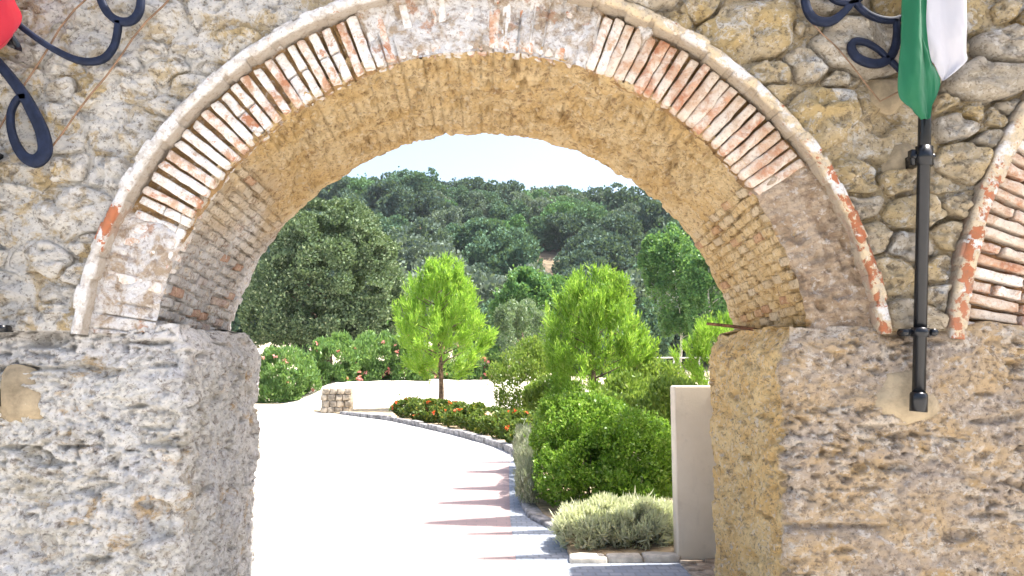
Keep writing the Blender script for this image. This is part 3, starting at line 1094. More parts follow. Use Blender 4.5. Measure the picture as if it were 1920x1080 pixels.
# seeds of irregular stones, larger ones first
srng = np.random.default_rng(21)
seeds = []
for rad, tries in ((0.20, 60), (0.15, 160), (0.11, 500), (0.075, 1800), (0.05, 2600)):
    for _ in range(tries):
        x, z = srng.uniform(-3.25, 3.45), srng.uniform(SPR + 0.02, 4.28)
        if not bool(free(np.array(x), np.array(z))):
            continue
        if np.hypot(x - CX, z - CZ) < RH + rad * 0.6 or np.hypot(x - EX, z - EZ) < ER + rad * 0.6 or z < SPR + rad * 0.5:
            continue
        between = (x > 1.7 and z < 2.75)
        if between and rad > 0.11:
            continue
        ok = True
        for (sx, sz, sr) in seeds:
            if ((x - sx) * 0.78) ** 2 + ((z - sz) * 1.22) ** 2 < ((rad + sr) * 0.92) ** 2:
                ok = False
                break
        if ok:
            seeds.append((x, z, rad))
seeds = np.array(seeds)


def label_at(x, z):
    w = np.stack([x, 0 * x, z], -1)
    xw = x + 0.045 * fbm(w * 5 + 60, 2)
    zw = z + 0.035 * fbm(w * 5 + 90, 2)
    d = np.hypot((xw[:, None] - seeds[:, 0]) * 0.78, (zw[:, None] - seeds[:, 1]) * 1.22) - seeds[:, 2] * 0.9
    return d.argmin(1)


NA, steps = 44, np.arange(0.008, 0.5, 0.007)
ang = np.linspace(0, 2 * math.pi, NA, endpoint=False)
prof = [(0.0, 1.0), (0.2, 1.0), (0.4, 1.0), (0.57, 0.99), (0.72, 0.96), (0.84, 0.90), (0.92, 0.76), (0.97, 0.5), (1.0, 0.0), (1.0, -1.2)]
nst = 0
PATCH = [(on_plane(1680, 180, 4)[0], on_plane(1680, 180, 4)[2], 0.10), (on_plane(1700, 300, 4)[0], on_plane(1700, 300, 4)[2], 0.11)]
for si, (sx, sz, sr) in enumerate(seeds):
    if any(math.hypot(sx - a, sz - b) < c for a, b, c in PATCH):
        continue
    A, St = np.meshgrid(ang, steps, indexing='ij')
    x = sx + A * 0 + np.cos(A) * St
    z = sz + np.sin(A) * St
    lab = label_at(x.ravel(), z.ravel()).reshape(x.shape)
    bad = (lab != si) | ~free(x, z)
    first = np.where(bad.any(1), bad.argmax(1), len(steps) - 1)
    rad = steps[np.maximum(first - 1, 0)]
    rad = np.minimum(rad, sr * 2.6)
    for _ in range(1):
        rad = 0.25 * np.roll(rad, 1) + 0.5 * rad + 0.25 * np.roll(rad, -1)
    left = sx < -0.5
    gap = srng.uniform(0.004, 0.013) + (0.003 if not left else 0.0)
    rad = rad - gap
    if rad.mean() < 0.022 or rad.max() < 0.03:
        continue
    rad = np.maximum(rad, 0.008)
    hgt = srng.uniform(0.030, 0.075) * (0.55 if left else 1.0) * min(1.3, 0.5 + rad.mean() / 0.12)
    tilt = srng.normal(0, 0.10, 2)
    Vs = []
    for (f, h) in prof:
        rx = np.cos(ang) * rad * f
        rz = np.sin(ang) * rad * f
        Vs.append(np.stack([rx, -h * hgt + tilt[0] * rx + tilt[1] * rz, rz], -1))
    Vs = np.stack(Vs, 1).reshape(-1, 3)                      # index angle*len(prof)+ring
    wpos = Vs + np.array([sx, 0, sz])
    k = len(prof)
    frac = np.tile(np.array([min(1, 1.15 - f * 0.6) for f, h in prof]), NA)
    # broken faces: the stone is cut by a few slanting planes
    for _ in range(srng.integers(2, 5)):
        aa = srng.uniform(0, 2 * math.pi)
        sl = srng.uniform(0.25, 0.9)
        off = srng.uniform(0.1, 0.75) * rad.mean()
        lim = -(hgt - sl * (np.cos(aa) * Vs[:, 0] + np.sin(aa) * Vs[:, 2] - off))
        Vs[:, 1] = np.where(frac > 0.56, np.maximum(Vs[:, 1], np.minimum(lim, 0.0)), Vs[:, 1])
    dsp = 0.040 * fbm(wpos * np.array([8, 1, 10]) + si * 0.37, 4, 0.62) - 0.030 * sstep(perlin(wpos * np.array([15, 5, 19]) + si), 0.2, 0.42) - 0.012 * sstep(perlin(wpos * np.array([30, 5, 30]) + si), 0.2, 0.5)
    Vs[:, 1] -= dsp * frac
    me = mesh('stone', Vs, gridq(NA, k, True)[:, ::-1])
    obj('stone', me, M['stone'], upper, (sx, YF + 0.028 - (0.018 if left else 0) - 4.7, sz))
    nst += 1
print('stones', nst, 'vault bricks', cnt, 'tris so far')

# plaster patches where the flag brackets were set
def patch(px, py, rx, rz, y=YF - 0.035):
    c = on_plane(px, py, y)
    A, R = np.meshgrid(np.linspace(0, 2 * math.pi, 40, endpoint=False), np.array([0, .3, .6, .85, .95, 1.0]), indexing='ij')
    w = 1 + 0.10 * np.sin(3 * A + px) + 0.07 * np.sin(5 * A + py)
    x, z = np.cos(A) * R * rx * w, np.sin(A) * R * rz * w
    yv = 0.045 * sstep(R, 0.7, 1.0)
    V = np.stack([x, yv, z], -1).reshape(-1, 3)
    V[:, 1] += 0.008 * fbm((V + c) * 9, 3)
    obj('plaster_patch', mesh('plaster_patch', V, gridq(40, 6, True)[:, ::-1]), M['patch'], gate, tuple(c - GOFF))


patch(1706, 745, 0.165, 0.155, YF - 0.062)
patch(28, 745, 0.15, 0.16)
patch(1672, 172, 0.12, 0.10, YF - 0.0)
patch(1700, 305, 0.10, 0.12, YF + 0.005)

# ------------------------------------------------------------------ ironwork, flags, cables
def smooth_path(px, Yp, n=10, closed=False):
    P = np.array([on_plane(a, b, Yp) for a, b in px])
    out = []
    m = len(P)
    for i in range(m - 1):
        p0, p1, p2, p3 = P[max(i - 1, 0)], P[i], P[i + 1], P[min(i + 2, m - 1)]
        for t in np.linspace(0, 1, n, endpoint=False):
            out.append(0.5 * ((2 * p1) + (-p0 + p2) * t + (2 * p0 - 5 * p1 + 4 * p2 - p3) * t * t + (-p0 + 3 * p1 - 3 * p2 + p3) * t ** 3))
    out.append(P[-1])
    return np.array(out)


def strap(path, wid, thick=0.03):
    """forged flat bar: path lies in a plane of constant y"""
    P = np.asarray(path)
    w = np.interp(np.linspace(0, 1, len(P)), np.linspace(0, 1, len(wid)), wid)
    T = np.gradient(P, axis=0)
    T /= np.linalg.norm(T, axis=1, keepdims=True)
    Nn = np.stack([-T[:, 2], 0 * T[:, 0], T[:, 0]], -1)
    rows = []
    pf = [(-1, -.7), (-.8, -1), (.8, -1), (1, -.7), (1, .7), (.8, 1), (-.8, 1), (-1, .7)]
    for a, b in pf:
        rows.append(P + Nn * (w * a / 2)[:, None] + np.array([0, thick / 2 * b, 0]))
    V = np.stack(rows, 1).reshape(-1, 3)
    Q = []
    m = len(P)
    for i in range(m - 1):
        for k in range(8):
            Q.append((i * 8 + k, i * 8 + (k + 1) % 8, (i + 1) * 8 + (k + 1) % 8, (i + 1) * 8 + k))
    F8 = np.array([list(range(8))[::-1], [(m - 1) * 8 + k for k in range(8)]])
    return V, [np.array(Q), F8]


YI = 3.90
kk = 0.00274      # metres per photo pixel at that depth


def bracket(label, curves, base, arms):
    r = empty('scroll_bracket', tuple(on_plane(*base, YI)))
    tag(r, label, 'bracket')
    off = np.array(r.location)
    for px, wid in curves:
        V, Fs = strap(smooth_path(px, YI), [w * kk for w in wid])
        V2 = V - off
        obj('scroll', mesh('scroll', V2, Fs, True), M['iron'], r)
    for (px, py) in arms:
        a = on_plane(px, py, YI)
        V, Fs = tube([a, a + np.array([0, YF + 0.06 - YI, 0])], 0.013, 8)
        obj('wall_stud', mesh('wall_stud', V - off, Fs), M['iron'], r)
    return r


bracket('dark blue scrolled iron bracket beside the red flag', [
    ([(-90, 20), (-50, 70), (0, 122), (40, 172), (62, 210), (80, 250), (84, 285), (66, 302), (42, 290), (24, 255), (20, 215), (33, 186), (50, 182)], [16, 17, 18, 20, 22, 24, 26, 26, 18, 14, 12, 12, 12]),
    ([(-30, -10), (20, 32), (50, 58), (100, 92), (150, 114), (190, 112), (213, 88), (221, 55), (221, 40)], [10, 11, 12, 12, 13, 14, 13, 13, 12]),
    ([(182, -40), (188, -5), (202, 24), (224, 40), (248, 38), (262, 18), (262, -15), (244, -55)], [12, 14, 15, 15, 16, 15, 13, 12]),
], (0, 122), [(-50, 70)])
bracket('dark blue scrolled iron bracket next to the green and white flag', [
    ([(1530, -60), (1512, -20), (1511, 10), (1527, 36), (1558, 40), (1585, 20), (1604, -6), (1625, -40)], [12, 14, 15, 17, 17, 14, 12, 12]),
    ([(1546, -25), (1562, -2), (1586, 5), (1612, -2), (1630, -30)], [10, 11, 12, 12, 10]),
    ([(1590, -20), (1604, 5), (1630, 28), (1662, 38), (1690, 34), (1740, 10)], [10, 11, 12, 12, 12, 12]),
    ([(1680, 36), (1682, 62), (1676, 95), (1660, 115), (1634, 119), (1607, 108), (1596, 90), (1602, 78), (1624, 80), (1648, 94), (1664, 110)], [11, 13, 15, 17, 17, 16, 15, 13, 11, 9, 8]),
    ([(1668, 112), (1690, 134), (1716, 160)], [9, 9, 9]),
], (1680, 36), [(1716, 160)])


def cable(label, pts, r=0.0045, name='cable'):
    P = [on_plane(a, b, YF - 0.075) for a, b in pts]
    P = arclen(P, 0.12)
    P = np.vstack([P, on_plane(*pts[-1], YF - 0.075)])
    P[:, 1] += 0.006 * np.sin(np.arange(len(P)) * 1.7)
    V, Fs = tube(P, r, 6)
    tag(obj(name, mesh(name, V, Fs), M['cable']), label, 'cable')


cable('thin brown cable crossing the rubble nearest the red flag', [(200, -40), (130, 28), (70, 120), (10, 220), (-40, 300)], 0.0055)
cable('thin brown cable running down from the top towards the arch', [(335, -20), (270, 45), (200, 140), (130, 230), (97, 275)], 0.0055)
cable('thin rusty cable hanging on the stones beside the green flag', [(1510, 30), (1570, 90), (1610, 140), (1655, 194), (1690, 168)], 0.0042)

# flag poles
def pole(label, top, bot, Yp, clamps, dx=0.0):
    a, b = on_plane(*bot, Yp), on_plane(*top, Yp)
    a[0] += dx
    b[0] += dx
    r = empty('flag_pole', tuple(a))
    tag(r, label, 'flag pole')
    u = (b - a) / np.linalg.norm(b - a)
    V, Fs = tube([a * 0, (b - a)], 0.031, 20)
    obj('shaft', mesh('shaft', V, Fs), M['black'], r)
    V, Fs = tube([-0.01 * u, 0.075 * u, 0.085 * u], [0.041, 0.041, 0.036], 20)
    obj('end_cap', mesh('end_cap', V, Fs), M['black'], r)
    for (d, w, h) in clamps:
        c = u * d
        parts = []
        V, Fs = tube([c - u * h / 2, c + u * h / 2], 0.042, 16)
        parts.append((V, Fs))
        parts.append(box(c[0] - w / 2, c[0] + w / 2, 0.01, 0.05, c[2] - h * 0.4, c[2] + h * 0.4))
        parts.append(box(c[0] - 0.02, c[0] + 0.02, 0.02, YF + 0.03 - Yp, c[2] - h * 0.3, c[2] + h * 0.3))
        for s in (-1, 1):
            V, Fs = tube([(c[0] + s * w * 0.42, -0.012, c[2]), (c[0] + s * w * 0.42, 0.06, c[2])], 0.018 if w > 0.13 else 0.010, 8)
            parts.append((V, Fs))
        obj('clamp', mesh('clamp', *join(parts)), M['black'], r)
    return r, a, b, u


pr1 = pole('slim black flag pole clamped to the wall under the green and white flag', (1748, -420), (1722, 768), 3.86, [(0.385, 0.165, 0.045), (1.29, 0.11, 0.10)])
pr2 = pole('black flag pole end at the picture edge below the red flag', (-62, -420), (-16, 760), 3.86, [(0.385, 0.155, 0.045), (1.29, 0.11, 0.10)])

# flags: cloth hanging in folds
def m_cloth(name, col):
    n = NT(name)
    p = n.pos()
    w = n.noise(p, 900, 2, 0.5)
    b = n.new('ShaderNodeBsdfPrincipled')
    n.set(b.inputs['Base Color'], n.mix(n.rng(w, 0.3, 0.7), tuple(c * 0.9 for c in col), col))
    b.inputs['Roughness'].default_value = 0.6
    b.inputs['Sheen Weight'].default_value = 0.2
    t = n.new('ShaderNodeBsdfTranslucent')
    n.set(t.inputs[0], col)
    ms = n.new('ShaderNodeMixShader')
    ms.inputs[0].default_value = 0.3
    n.t.links.new(b.outputs[0], ms.inputs[1])
    n.t.links.new(t.outputs[0], ms.inputs[2])
    n.t.links.new(ms.outputs[0], n.out.inputs[0])
    return n.m


M['fgreen'] = m_cloth('green_cloth', (0.004, 0.155, 0.058))
M['fwhite'] = m_cloth('white_cloth', (0.60, 0.585, 0.61))
M['fred'] = m_cloth('red_cloth', (0.55, 0.012, 0.03))


def cloth(left, right, Yp, fold, nf, ph, nu=26, nv=60):
    """sheet between two edge curves given in photo pixels, thrown into folds"""
    Lp, Rp = smooth_path(left, Yp, 16), smooth_path(right, Yp, 16)
    Lq = Lp[np.linspace(0, len(Lp) - 1, nv).astype(int)]
    Rq = Rp[np.linspace(0, len(Rp) - 1, nv).astype(int)]
    u = np.linspace(0, 1, nu)
    P = Lq[None] + (Rq - Lq)[None] * u[:, None, None]
    v = np.linspace(0, 1, nv)
    wv = np.sin(u[:, None] * nf * 2 * math.pi + ph + 0.6 * v[None]) * fold * (1 - 0.6 * v[None])
    P[:, :, 1] += wv + 0.010 * np.sin(7 * v[None] + 3 * u[:, None])
    front = P.reshape(-1, 3)
    front[:, 1] += 0.006 * fbm(front * np.array([26, 3, 7]), 3, 0.6)
    back = front + np.array([0, 0.003, 0])
    q = gridq(nu, nv)
    m = len(front)
    return np.vstack([front, back]), np.vstack([q, q[:, ::-1] + m])


fl = empty('flag', tuple(on_plane(1735, 215, 3.80)))
tag(fl, 'hanging green and white flag rolled round its pole', 'flag')
fo = np.array(fl.location)
V, Fs = cloth([(1697, -260), (1696, -60), (1693, 60), (1686, 130), (1685, 178), (1712, 206), (1729, 222)], [(1745, -260), (1740, -60), (1738, 60), (1750, 120), (1756, 165), (1749, 200), (1743, 222)], 3.72, 0.022, 1.3, 0.4)
obj('green_stripe', mesh('green_stripe', V - fo, Fs), M['fgreen'], fl)
V, Fs = cloth([(1716, -260), (1716, -60), (1716, 20), (1722, 55), (1738, 95), (1756, 128), (1768, 150)], [(1800, -260), (1806, -60), (1810, 30), (1812, 70), (1814, 96), (1812, 116), (1772, 150)], 3.75, 0.016, 1.6, 2.0)
obj('white_stripe', mesh('white_stripe', V - fo, Fs), M['fwhite'], fl)
V, Fs = cloth([(1716, 40), (1718, 70), (1724, 110), (1730, 150), (1735, 200)], [(1727, 40), (1730, 72), (1746, 108), (1766, 152), (1744, 205)], 3.735, 0.010, 1.0, 1.0)
obj('lower_green_stripe', mesh('lower_green_stripe', V - fo, Fs), M['fgreen'], fl)
fr = empty('flag', tuple(on_plane(0, 80, 3.80)))
tag(fr, 'red flag hanging in the top corner of the wall', 'flag')
fo = np.array(fr.location)
V, Fs = cloth([(-80, -260), (-80, -60), (-78, 20), (-70, 70), (-40, 110), (-15, 92)], [(10, -260), (20, -60), (30, 0), (41, 32), (26, 62), (0, 92)], 3.78, 0.02, 1.5, 0.6)
obj('cloth', mesh('cloth', V - fo, Fs), M['fred'], fr)
V, Fs = cloth([(2, 50), (4, 66), (8, 78), (14, 86)], [(18, 46), (26, 64), (36, 84), (42, 98)], 3.83, 0.01, 1.0, 0.0, 10, 20)
obj('dark_corner', mesh('dark_corner', V - fo, Fs), M['black'], fr)

# rusty flat bar sticking out of the springing
a, b = on_plane(1440, 622, 4.72), on_plane(1326, 607, 4.72)
bar = empty('iron_bar', tuple(a))
tag(bar, 'rusty flat iron bar sticking out at the arch springing', 'iron bar')
d = b - a
obj('bar', mesh('bar', *strap(np.array([d * t + np.array([0, 0, 0.004 * math.sin(3 * t)]) for t in np.linspace(-0.25, 1, 12)]), [0.02, 0.02, 0.016], 0.035)), M['rust'], bar)
V, Q = block(0.10, 0.11, 0.05, 0.012, 0.012, (3, 3, 2), 9, 15)
obj('socket', mesh('socket', V, Q), M['rust'], bar, (0.03, 0, -0.03))

# ------------------------------------------------------------------ plants
def leaf_quads(C, D, L, W, r, fold=0.18):
    n_ = len(C)
    D = D / (np.linalg.norm(D, axis=1, keepdims=True) + 1e-9)
    rnd = r.normal(size=(n_, 3))
    S_ = np.cross(D, rnd)
    S_ /= np.linalg.norm(S_, axis=1, keepdims=True) + 1e-9
    Nn = np.cross(D, S_)
    L = (L * r.uniform(0.7, 1.3, n_))[:, None]
    W = (W * r.uniform(0.7, 1.3, n_))[:, None]
    V = np.stack([C - D * L * 0.5, C + S_ * W * 0.5 + Nn * W * fold, C + D * L * 0.5, C - S_ * W * 0.5 + Nn * W * fold], 1).reshape(-1, 3)
    Q = np.arange(4 * n_).reshape(-1, 4)
    return V, Q


def crown(lobes, n_, L, W, seed, gap=-0.12, freq=2.0, shell=0.16, bias=(0, 0, 0.2), outward=0.6):
    r = np.random.default_rng(seed)
    lobes = np.array(lobes, float)
    wgt = (lobes[:, 3] * lobes[:, 4] + lobes[:, 4] * lobes[:, 5] + lobes[:, 3] * lobes[:, 5])
    Cs, Ds = [], []
    got = 0
    while got < n_:
        k = r.choice(len(lobes), 2 * n_, p=wgt / wgt.sum())
        d = r.normal(size=(2 * n_, 3))
        d /= np.linalg.norm(d, axis=1, keepdims=True)
        rad = 1.04 - np.abs(r.normal(0, shell, 2 * n_))
        rad = rad + (r.uniform(0, 1, 2 * n_) < 0.06) * np.abs(r.normal(0, 0.16, 2 * n_))
        P = lobes[k, :3] + d * lobes[k, 3:6] * rad[:, None]
        keep = (perlin(P * freq + seed * 3.7) > gap) & (rad > 0.1)
        P = P + 0.06 * lobes[k, 3:4] * np.stack([perlin(P * freq * 2 + q) for q in (3, 7, 11)], -1)
        P, d = P[keep], d[keep]
        Cs.append(P)
        Ds.append(outward * d + r.normal(0, 0.5, P.shape) + np.array(bias))
        got += len(P)
    C, D = np.concatenate(Cs)[:n_], np.concatenate(Ds)[:n_]
    return leaf_quads(C, D, L, W, r)


def tree_wood(h, r0, limbs, seed, lean=(0, 0), reach=1.0):
    r = np.random.default_rng(seed)
    t = np.linspace(0, 1, 9)
    P = np.stack([lean[0] * t ** 1.5 * h + 0.03 * h * np.sin(t * 5 + seed), lean[1] * t * h + 0.03 * h * np.cos(t * 4 + seed) - 0.03 * h, t * h], -1)
    P[:, :2] -= P[0, :2]
    parts = [tube(P, r0 * (1 - 0.72 * t) * (1 + 0.5 * np.exp(-t * 12)), 9)]
    for k in range(limbs):
        tt = r.uniform(0.35, 0.95)
        b = np.array([np.interp(tt, t, P[:, q]) for q in range(3)])
        a = r.uniform(0, 2 * math.pi)
        ln = h * r.uniform(0.25, 0.5) * reach
        e_ = np.array([math.cos(a) * ln, math.sin(a) * ln, ln * r.uniform(0.4, 0.9)])
        s = np.linspace(0, 1, 5)[:, None]
        parts.append(tube(b + e_ * s + np.array([0, 0, 0.12 * ln]) * s * (1 - s), r0 * 0.42 * (1 - 0.75 * s[:, 0]), 6))
    return join(parts)


M['oak'] = m_leaf('holm_oak_leaf', (0.065, 0.110, 0.058), (0.20, 0.265, 0.150), (0.33, 0.39, 0.25), 0.15, 0.75)
M['oak_far'] = m_leaf('far_oak_leaf', (0.050, 0.090, 0.074), (0.110, 0.165, 0.125), (0.16, 0.21, 0.15), 0.15, 0.8, [(0.30, 0.45, (0.18, 0.22, 0.17)), (0.60, 0.74, (0.09, 0.17, 0.10)), (0.80, 0.90, (0.045, 0.075, 0.075)), (0.95, 0.985, (0.11, 0.24, 0.07))])  # bluish, lighter greens carry some distance haze in the leaf colour
M['pine'] = m_leaf('pine_needle', (0.085, 0.21, 0.022), (0.27, 0.47, 0.050), (0.46, 0.56, 0.14), 0.5)
M['bush'] = m_leaf('bush_leaf', (0.09, 0.21, 0.025), (0.24, 0.42, 0.05), (0.40, 0.54, 0.14), 0.42, 0.35)
M['shrub'] = m_leaf('shrub_leaf', (0.10, 0.18, 0.03), (0.20, 0.29, 0.05), (0.32, 0.36, 0.10), 0.4)
M['oleander'] = m_leaf('oleander_leaf', (0.065, 0.155, 0.045), (0.17, 0.30, 0.09), (0.26, 0.37, 0.16), 0.4)
M['olive'] = m_leaf('olive_leaf', (0.10, 0.16, 0.09), (0.20, 0.27, 0.16), (0.28, 0.34, 0.22), 0.3)
M['poplar'] = m_leaf('poplar_leaf', (0.05, 0.15, 0.05), (0.12, 0.26, 0.08), (0.18, 0.32, 0.12), 0.35)
M['silver'] = m_leaf('silver_leaf', (0.54, 0.55, 0.36), (0.72, 0.71, 0.52), (0.72, 0.70, 0.54), 0.4)
M['lav'] = m_leaf('lavender_leaf', (0.22, 0.24, 0.17), (0.36, 0.38, 0.28), (0.40, 0.40, 0.33), 0.3)
M['flower'] = m_leaf('red_petal', (0.60, 0.035, 0.012), (0.75, 0.11, 0.03), None, 0.3)
M['pink'] = m_leaf('pink_petal', (0.70, 0.16, 0.16), (0.80, 0.35, 0.32), None, 0.3)
M['geran'] = m_leaf('bedding_leaf', (0.05, 0.10, 0.02), (0.12, 0.17, 0.03), (0.28, 0.24, 0.04), 0.3)
M['shadow_cypress'] = m_leaf('shadow_cypress_leaf', (0.03, 0.06, 0.02), (0.06, 0.10, 0.03), None, 0.1)


def plant(name, label, cat, loc, parts, group=None, rz=0, scale=1.0):
    """parts: (part name, mesh, material)"""
    r = empty(name, loc, rz)
    r.scale = (scale,) * 3
    tag(r, label, cat, group)
    for nm, me, mt in parts:
        obj(nm, me, mt, r)
    return r


# --- holm oaks on the hill
oak_parts = []
for v in range(6):
    r = np.random.default_rng(100 + v)
    lobes = [(0, 0, 3.3, 2.7, 2.7, 2.4), (0.5, -0.5, 2.0, 2.6, 2.6, 1.8)]
    for k in range(14):
        a = r.uniform(0, 6.28)
        lobes.append((math.cos(a) * r.uniform(1.2, 2.9), math.sin(a) * r.uniform(1.2, 2.9), r.uniform(1.4, 5.6), r.uniform(0.8, 1.6), r.uniform(0.8, 1.6), r.uniform(0.7, 1.2)))
    V, Q = crown(lobes, 6500, 0.42, 0.30, 200 + v, -0.25, 0.9, 0.13, (0, 0, 0.5))
    oak_parts.append((mesh('oak_crown%d' % v, V, Q, False), mesh('oak_trunk%d' % v, *tree_wood(3.6, 0.28, 5, v))))
hr = np.random.default_rng(5)
pts = []
tries = 0
while len(pts) < 297 and tries < 30000:
    tries += 1
    y = 84 + 138 * hr.uniform(0, 1) ** 0.85
    x = hr.uniform(-0.38 * y - 4, 0.34 * y + 4)
    z = float(hill_z(x, y))
    pxx = 931 + x / y * 1440
    pyy = 680 - (z - EYE) / y * 1440
    if 985 < pxx < 1085 and 474 < pyy < 590:
        continue
    if pxx > 1195 and y < 100:
        continue
    dm = 5.3 if y > 130 else 5.8
    if all((x - a) ** 2 + ((y - b) * 0.75) ** 2 < 1e9 and (x - a) ** 2 + ((y - b) * 0.75) ** 2 > dm * dm for a, b in pts):
        pts.append((x, y))
for k, (x, y) in enumerate(pts):
    z = float(hill_z(x, y))
    cm, tm = oak_parts[k % 6]
    lab = 'dark holm oak of the wood on the skyline ridge' if y > 186 else ('dark holm oak of the wood halfway up the hillside' if y > 128 else 'dark holm oak of the wood at the foot of the hill')
    plant('holm_oak', lab, 'tree', (x, y, z - 0.3), [('trunk', tm, M['bark']), ('crown', cm, M['oak_far'])], 'holm oaks covering the hillside', hr.uniform(0, 6.28), hr.choice([0.75, 0.95, 1.1, 1.3, 1.5, 1.75]) * hr.uniform(.9, 1.1))


def at_px(px, Yp, z=0.0):
    return ((px - 931) / 1440 * Yp, Yp, z)


# --- the big oak to the left
r = np.random.default_rng(31)
lobes = [(0, 0, 6.2, 3.6, 3.2, 3.4), (-1.8, -0.6, 4.4, 2.8, 2.6, 2.2), (-3.0, 0, 3.9, 1.9, 2.0, 1.6), (2.2, -0.3, 5.0, 2.2, 2.3, 2.4), (0.6, 0, 8.6, 2.2, 2.2, 1.9), (-1.2, 0.2, 8.0, 1.8, 2, 1.7), (3.3, 0.2, 4.4, 1.2, 1.5, 1.6), (0.3, -1.4, 3.4, 2.2, 1.8, 1.3), (2.2, 0, 7.4, 1.5, 1.6, 1.5), (-3.4, 0, 6.0, 1.3, 1.4, 1.4), (-2.2, -0.3, 2.6, 2.2, 1.6, 1.5), (0.4, -0.2, 2.2, 2.2, 1.6, 1.4), (2.4, 0, 2.9, 1.4, 1.4, 1.3)]
for k in range(60):
    a, b = r.uniform(0, 6.28), r.uniform(-0.7, 1.4)
    lobes.append((3.6 * math.cos(a) * math.cos(b), 3.0 * math.sin(a) * math.cos(b), 5.8 + 4.0 * math.sin(b), r.uniform(.5, 1.1), r.uniform(.5, 1.1), r.uniform(.45, .9)))
V, Q = crown(lobes, 95000, 0.18, 0.12, 31, -0.14, 0.9, 0.12, (0.3, 0, 0.5))
plant('holm_oak', 'large round grey-green oak left of the drive above the oleanders', 'tree', at_px(618, 43, 0.3),
      [('trunk', mesh('trunk', *tree_wood(5.0, 0.42, 8, 3)), M['bark']), ('crown', mesh('crown', V, Q, False), M['oak'])])


# --- pines: upright bright shoots
def pine_mesh(h0, h1, rmax, n_t, seed, nl=0.20):
    r = np.random.default_rng(seed)
    nc = n_t // 16                      # upright shoots, each a spray of tufts
    A, H = r.uniform(0, 2 * math.pi, nc), r.uniform(0, 1, nc) ** 0.85
    prof_ = np.sin(np.clip(H * 0.74 + 0.18, 0, 1) * math.pi) ** 0.62
    lump = 1 + 0.20 * np.sin(A * 3 + H * 9 + seed) + 0.14 * np.sin(A * 7 - H * 15)
    R = rmax * prof_ * lump * (1 - np.abs(r.normal(0, 0.26, nc)))
    P = np.stack([R * np.cos(A), R * np.sin(A), h0 + (h1 - h0) * H * 0.93], -1)
    k = np.repeat(np.arange(nc), 16)
    s_ = r.uniform(0, 1, len(k))[:, None]
    lean = np.stack([np.cos(A) * (1.1 - H), np.sin(A) * (1.1 - H), 0.75 + 0.5 * H], -1)[k]
    thin = 0.085 * rmax * (1 - 0.6 * s_)
    P = P[k] + lean * s_ * 0.30 * rmax + r.normal(0, 1, (len(k), 3)) * thin
    A, H, R = A[k], H[k], R[k]
    ok = perlin(P * 2.4 / rmax + seed) > -0.30
    P, A, H, R = P[ok], A[ok], H[ok], R[ok]
    ax = np.stack([np.cos(A) * 0.55 * (1 - H), np.sin(A) * 0.55 * (1 - H), 0.55 + 0.6 * H], -1) + r.normal(0, 0.22, P.shape)
    ax /= np.linalg.norm(ax, axis=1, keepdims=True)
    nb = 11
    C = np.repeat(P, nb, 0)
    Ax = np.repeat(ax, nb, 0)
    s = np.tile(np.linspace(0, 1, nb), len(P))[:, None]
    D = Ax * 1.0 + r.normal(0, 0.42, C.shape)
    C = C + Ax * s * nl * 1.5 + D * nl * 0.4
    return leaf_quads(C, D, nl, nl * 0.14, r, 0.05)


def pine_wood(h, r0, seed, nb=22, br=1.3, h0=1.0):
    r = np.random.default_rng(seed)
    t = np.linspace(0, 1, 8)
    P = np.stack([0.02 * h * np.sin(t * 4 + seed), 0.02 * h * np.cos(t * 3 + seed) - 0.02 * h, t * h], -1)
    P[:, :2] -= P[0, :2]
    parts = [tube(P, r0 * (1 - 0.8 * t), 9)]
    for k in range(nb):
        z = r.uniform(h0, h * 0.9)
        a = r.uniform(0, 6.28)
        ln = br * math.sin(min(1, (z - h0) / (h - h0) * .8 + .2) * math.pi) ** 0.6 * r.uniform(.7, 1)
        b = np.array([np.interp(z, P[:, 2], P[:, 0]), np.interp(z, P[:, 2], P[:, 1]), z])
        s = np.linspace(0, 1, 4)[:, None]
        parts.append(tube(b + np.array([math.cos(a) * ln, math.sin(a) * ln, ln * .45]) * s, r0 * 0.25 * (1 - .7 * s[:, 0]), 5))
    return join(parts)


V, Q = pine_mesh(0.95, 4.75, 1.14, 3000, 61)
plant('pine_tree', 'bright green young pine with bare lower trunk rising from the flower bed', 'tree', at_px(828, 26, 0.0),
      [('trunk', mesh('trunk', *pine_wood(4.5, 0.10, 1, 26, 1.1, 1.0)), M['bark']), ('crown', mesh('crown', V, Q, False), M['pine'])])
V, Q = pine_mesh(0.08, 3.5, 1.02, 4000, 62, 0.15)
plant('pine_tree', 'bright green bushy pine behind the clipped round bush', 'tree', at_px(1118, 18, 0.0),
      [('trunk', mesh('trunk', *pine_wood(3.3, 0.09, 2, 24, .85, 0.4)), M['bark']), ('crown', mesh('crown', V, Q, False), M['pine'])])
V, Q = pine_mesh(0.3, 2.5, 0.80, 1400, 63, 0.15)
plant('pine_tree', 'small green pine peeping out beside the gate pier above the cream wall', 'tree', at_px(1345, 20, 0.0),
      [('trunk', mesh('trunk', *pine_wood(2.3, 0.06, 3, 14, .6, 0.3)), M['bark']), ('crown', mesh('crown', V, Q, False), M['pine'])])


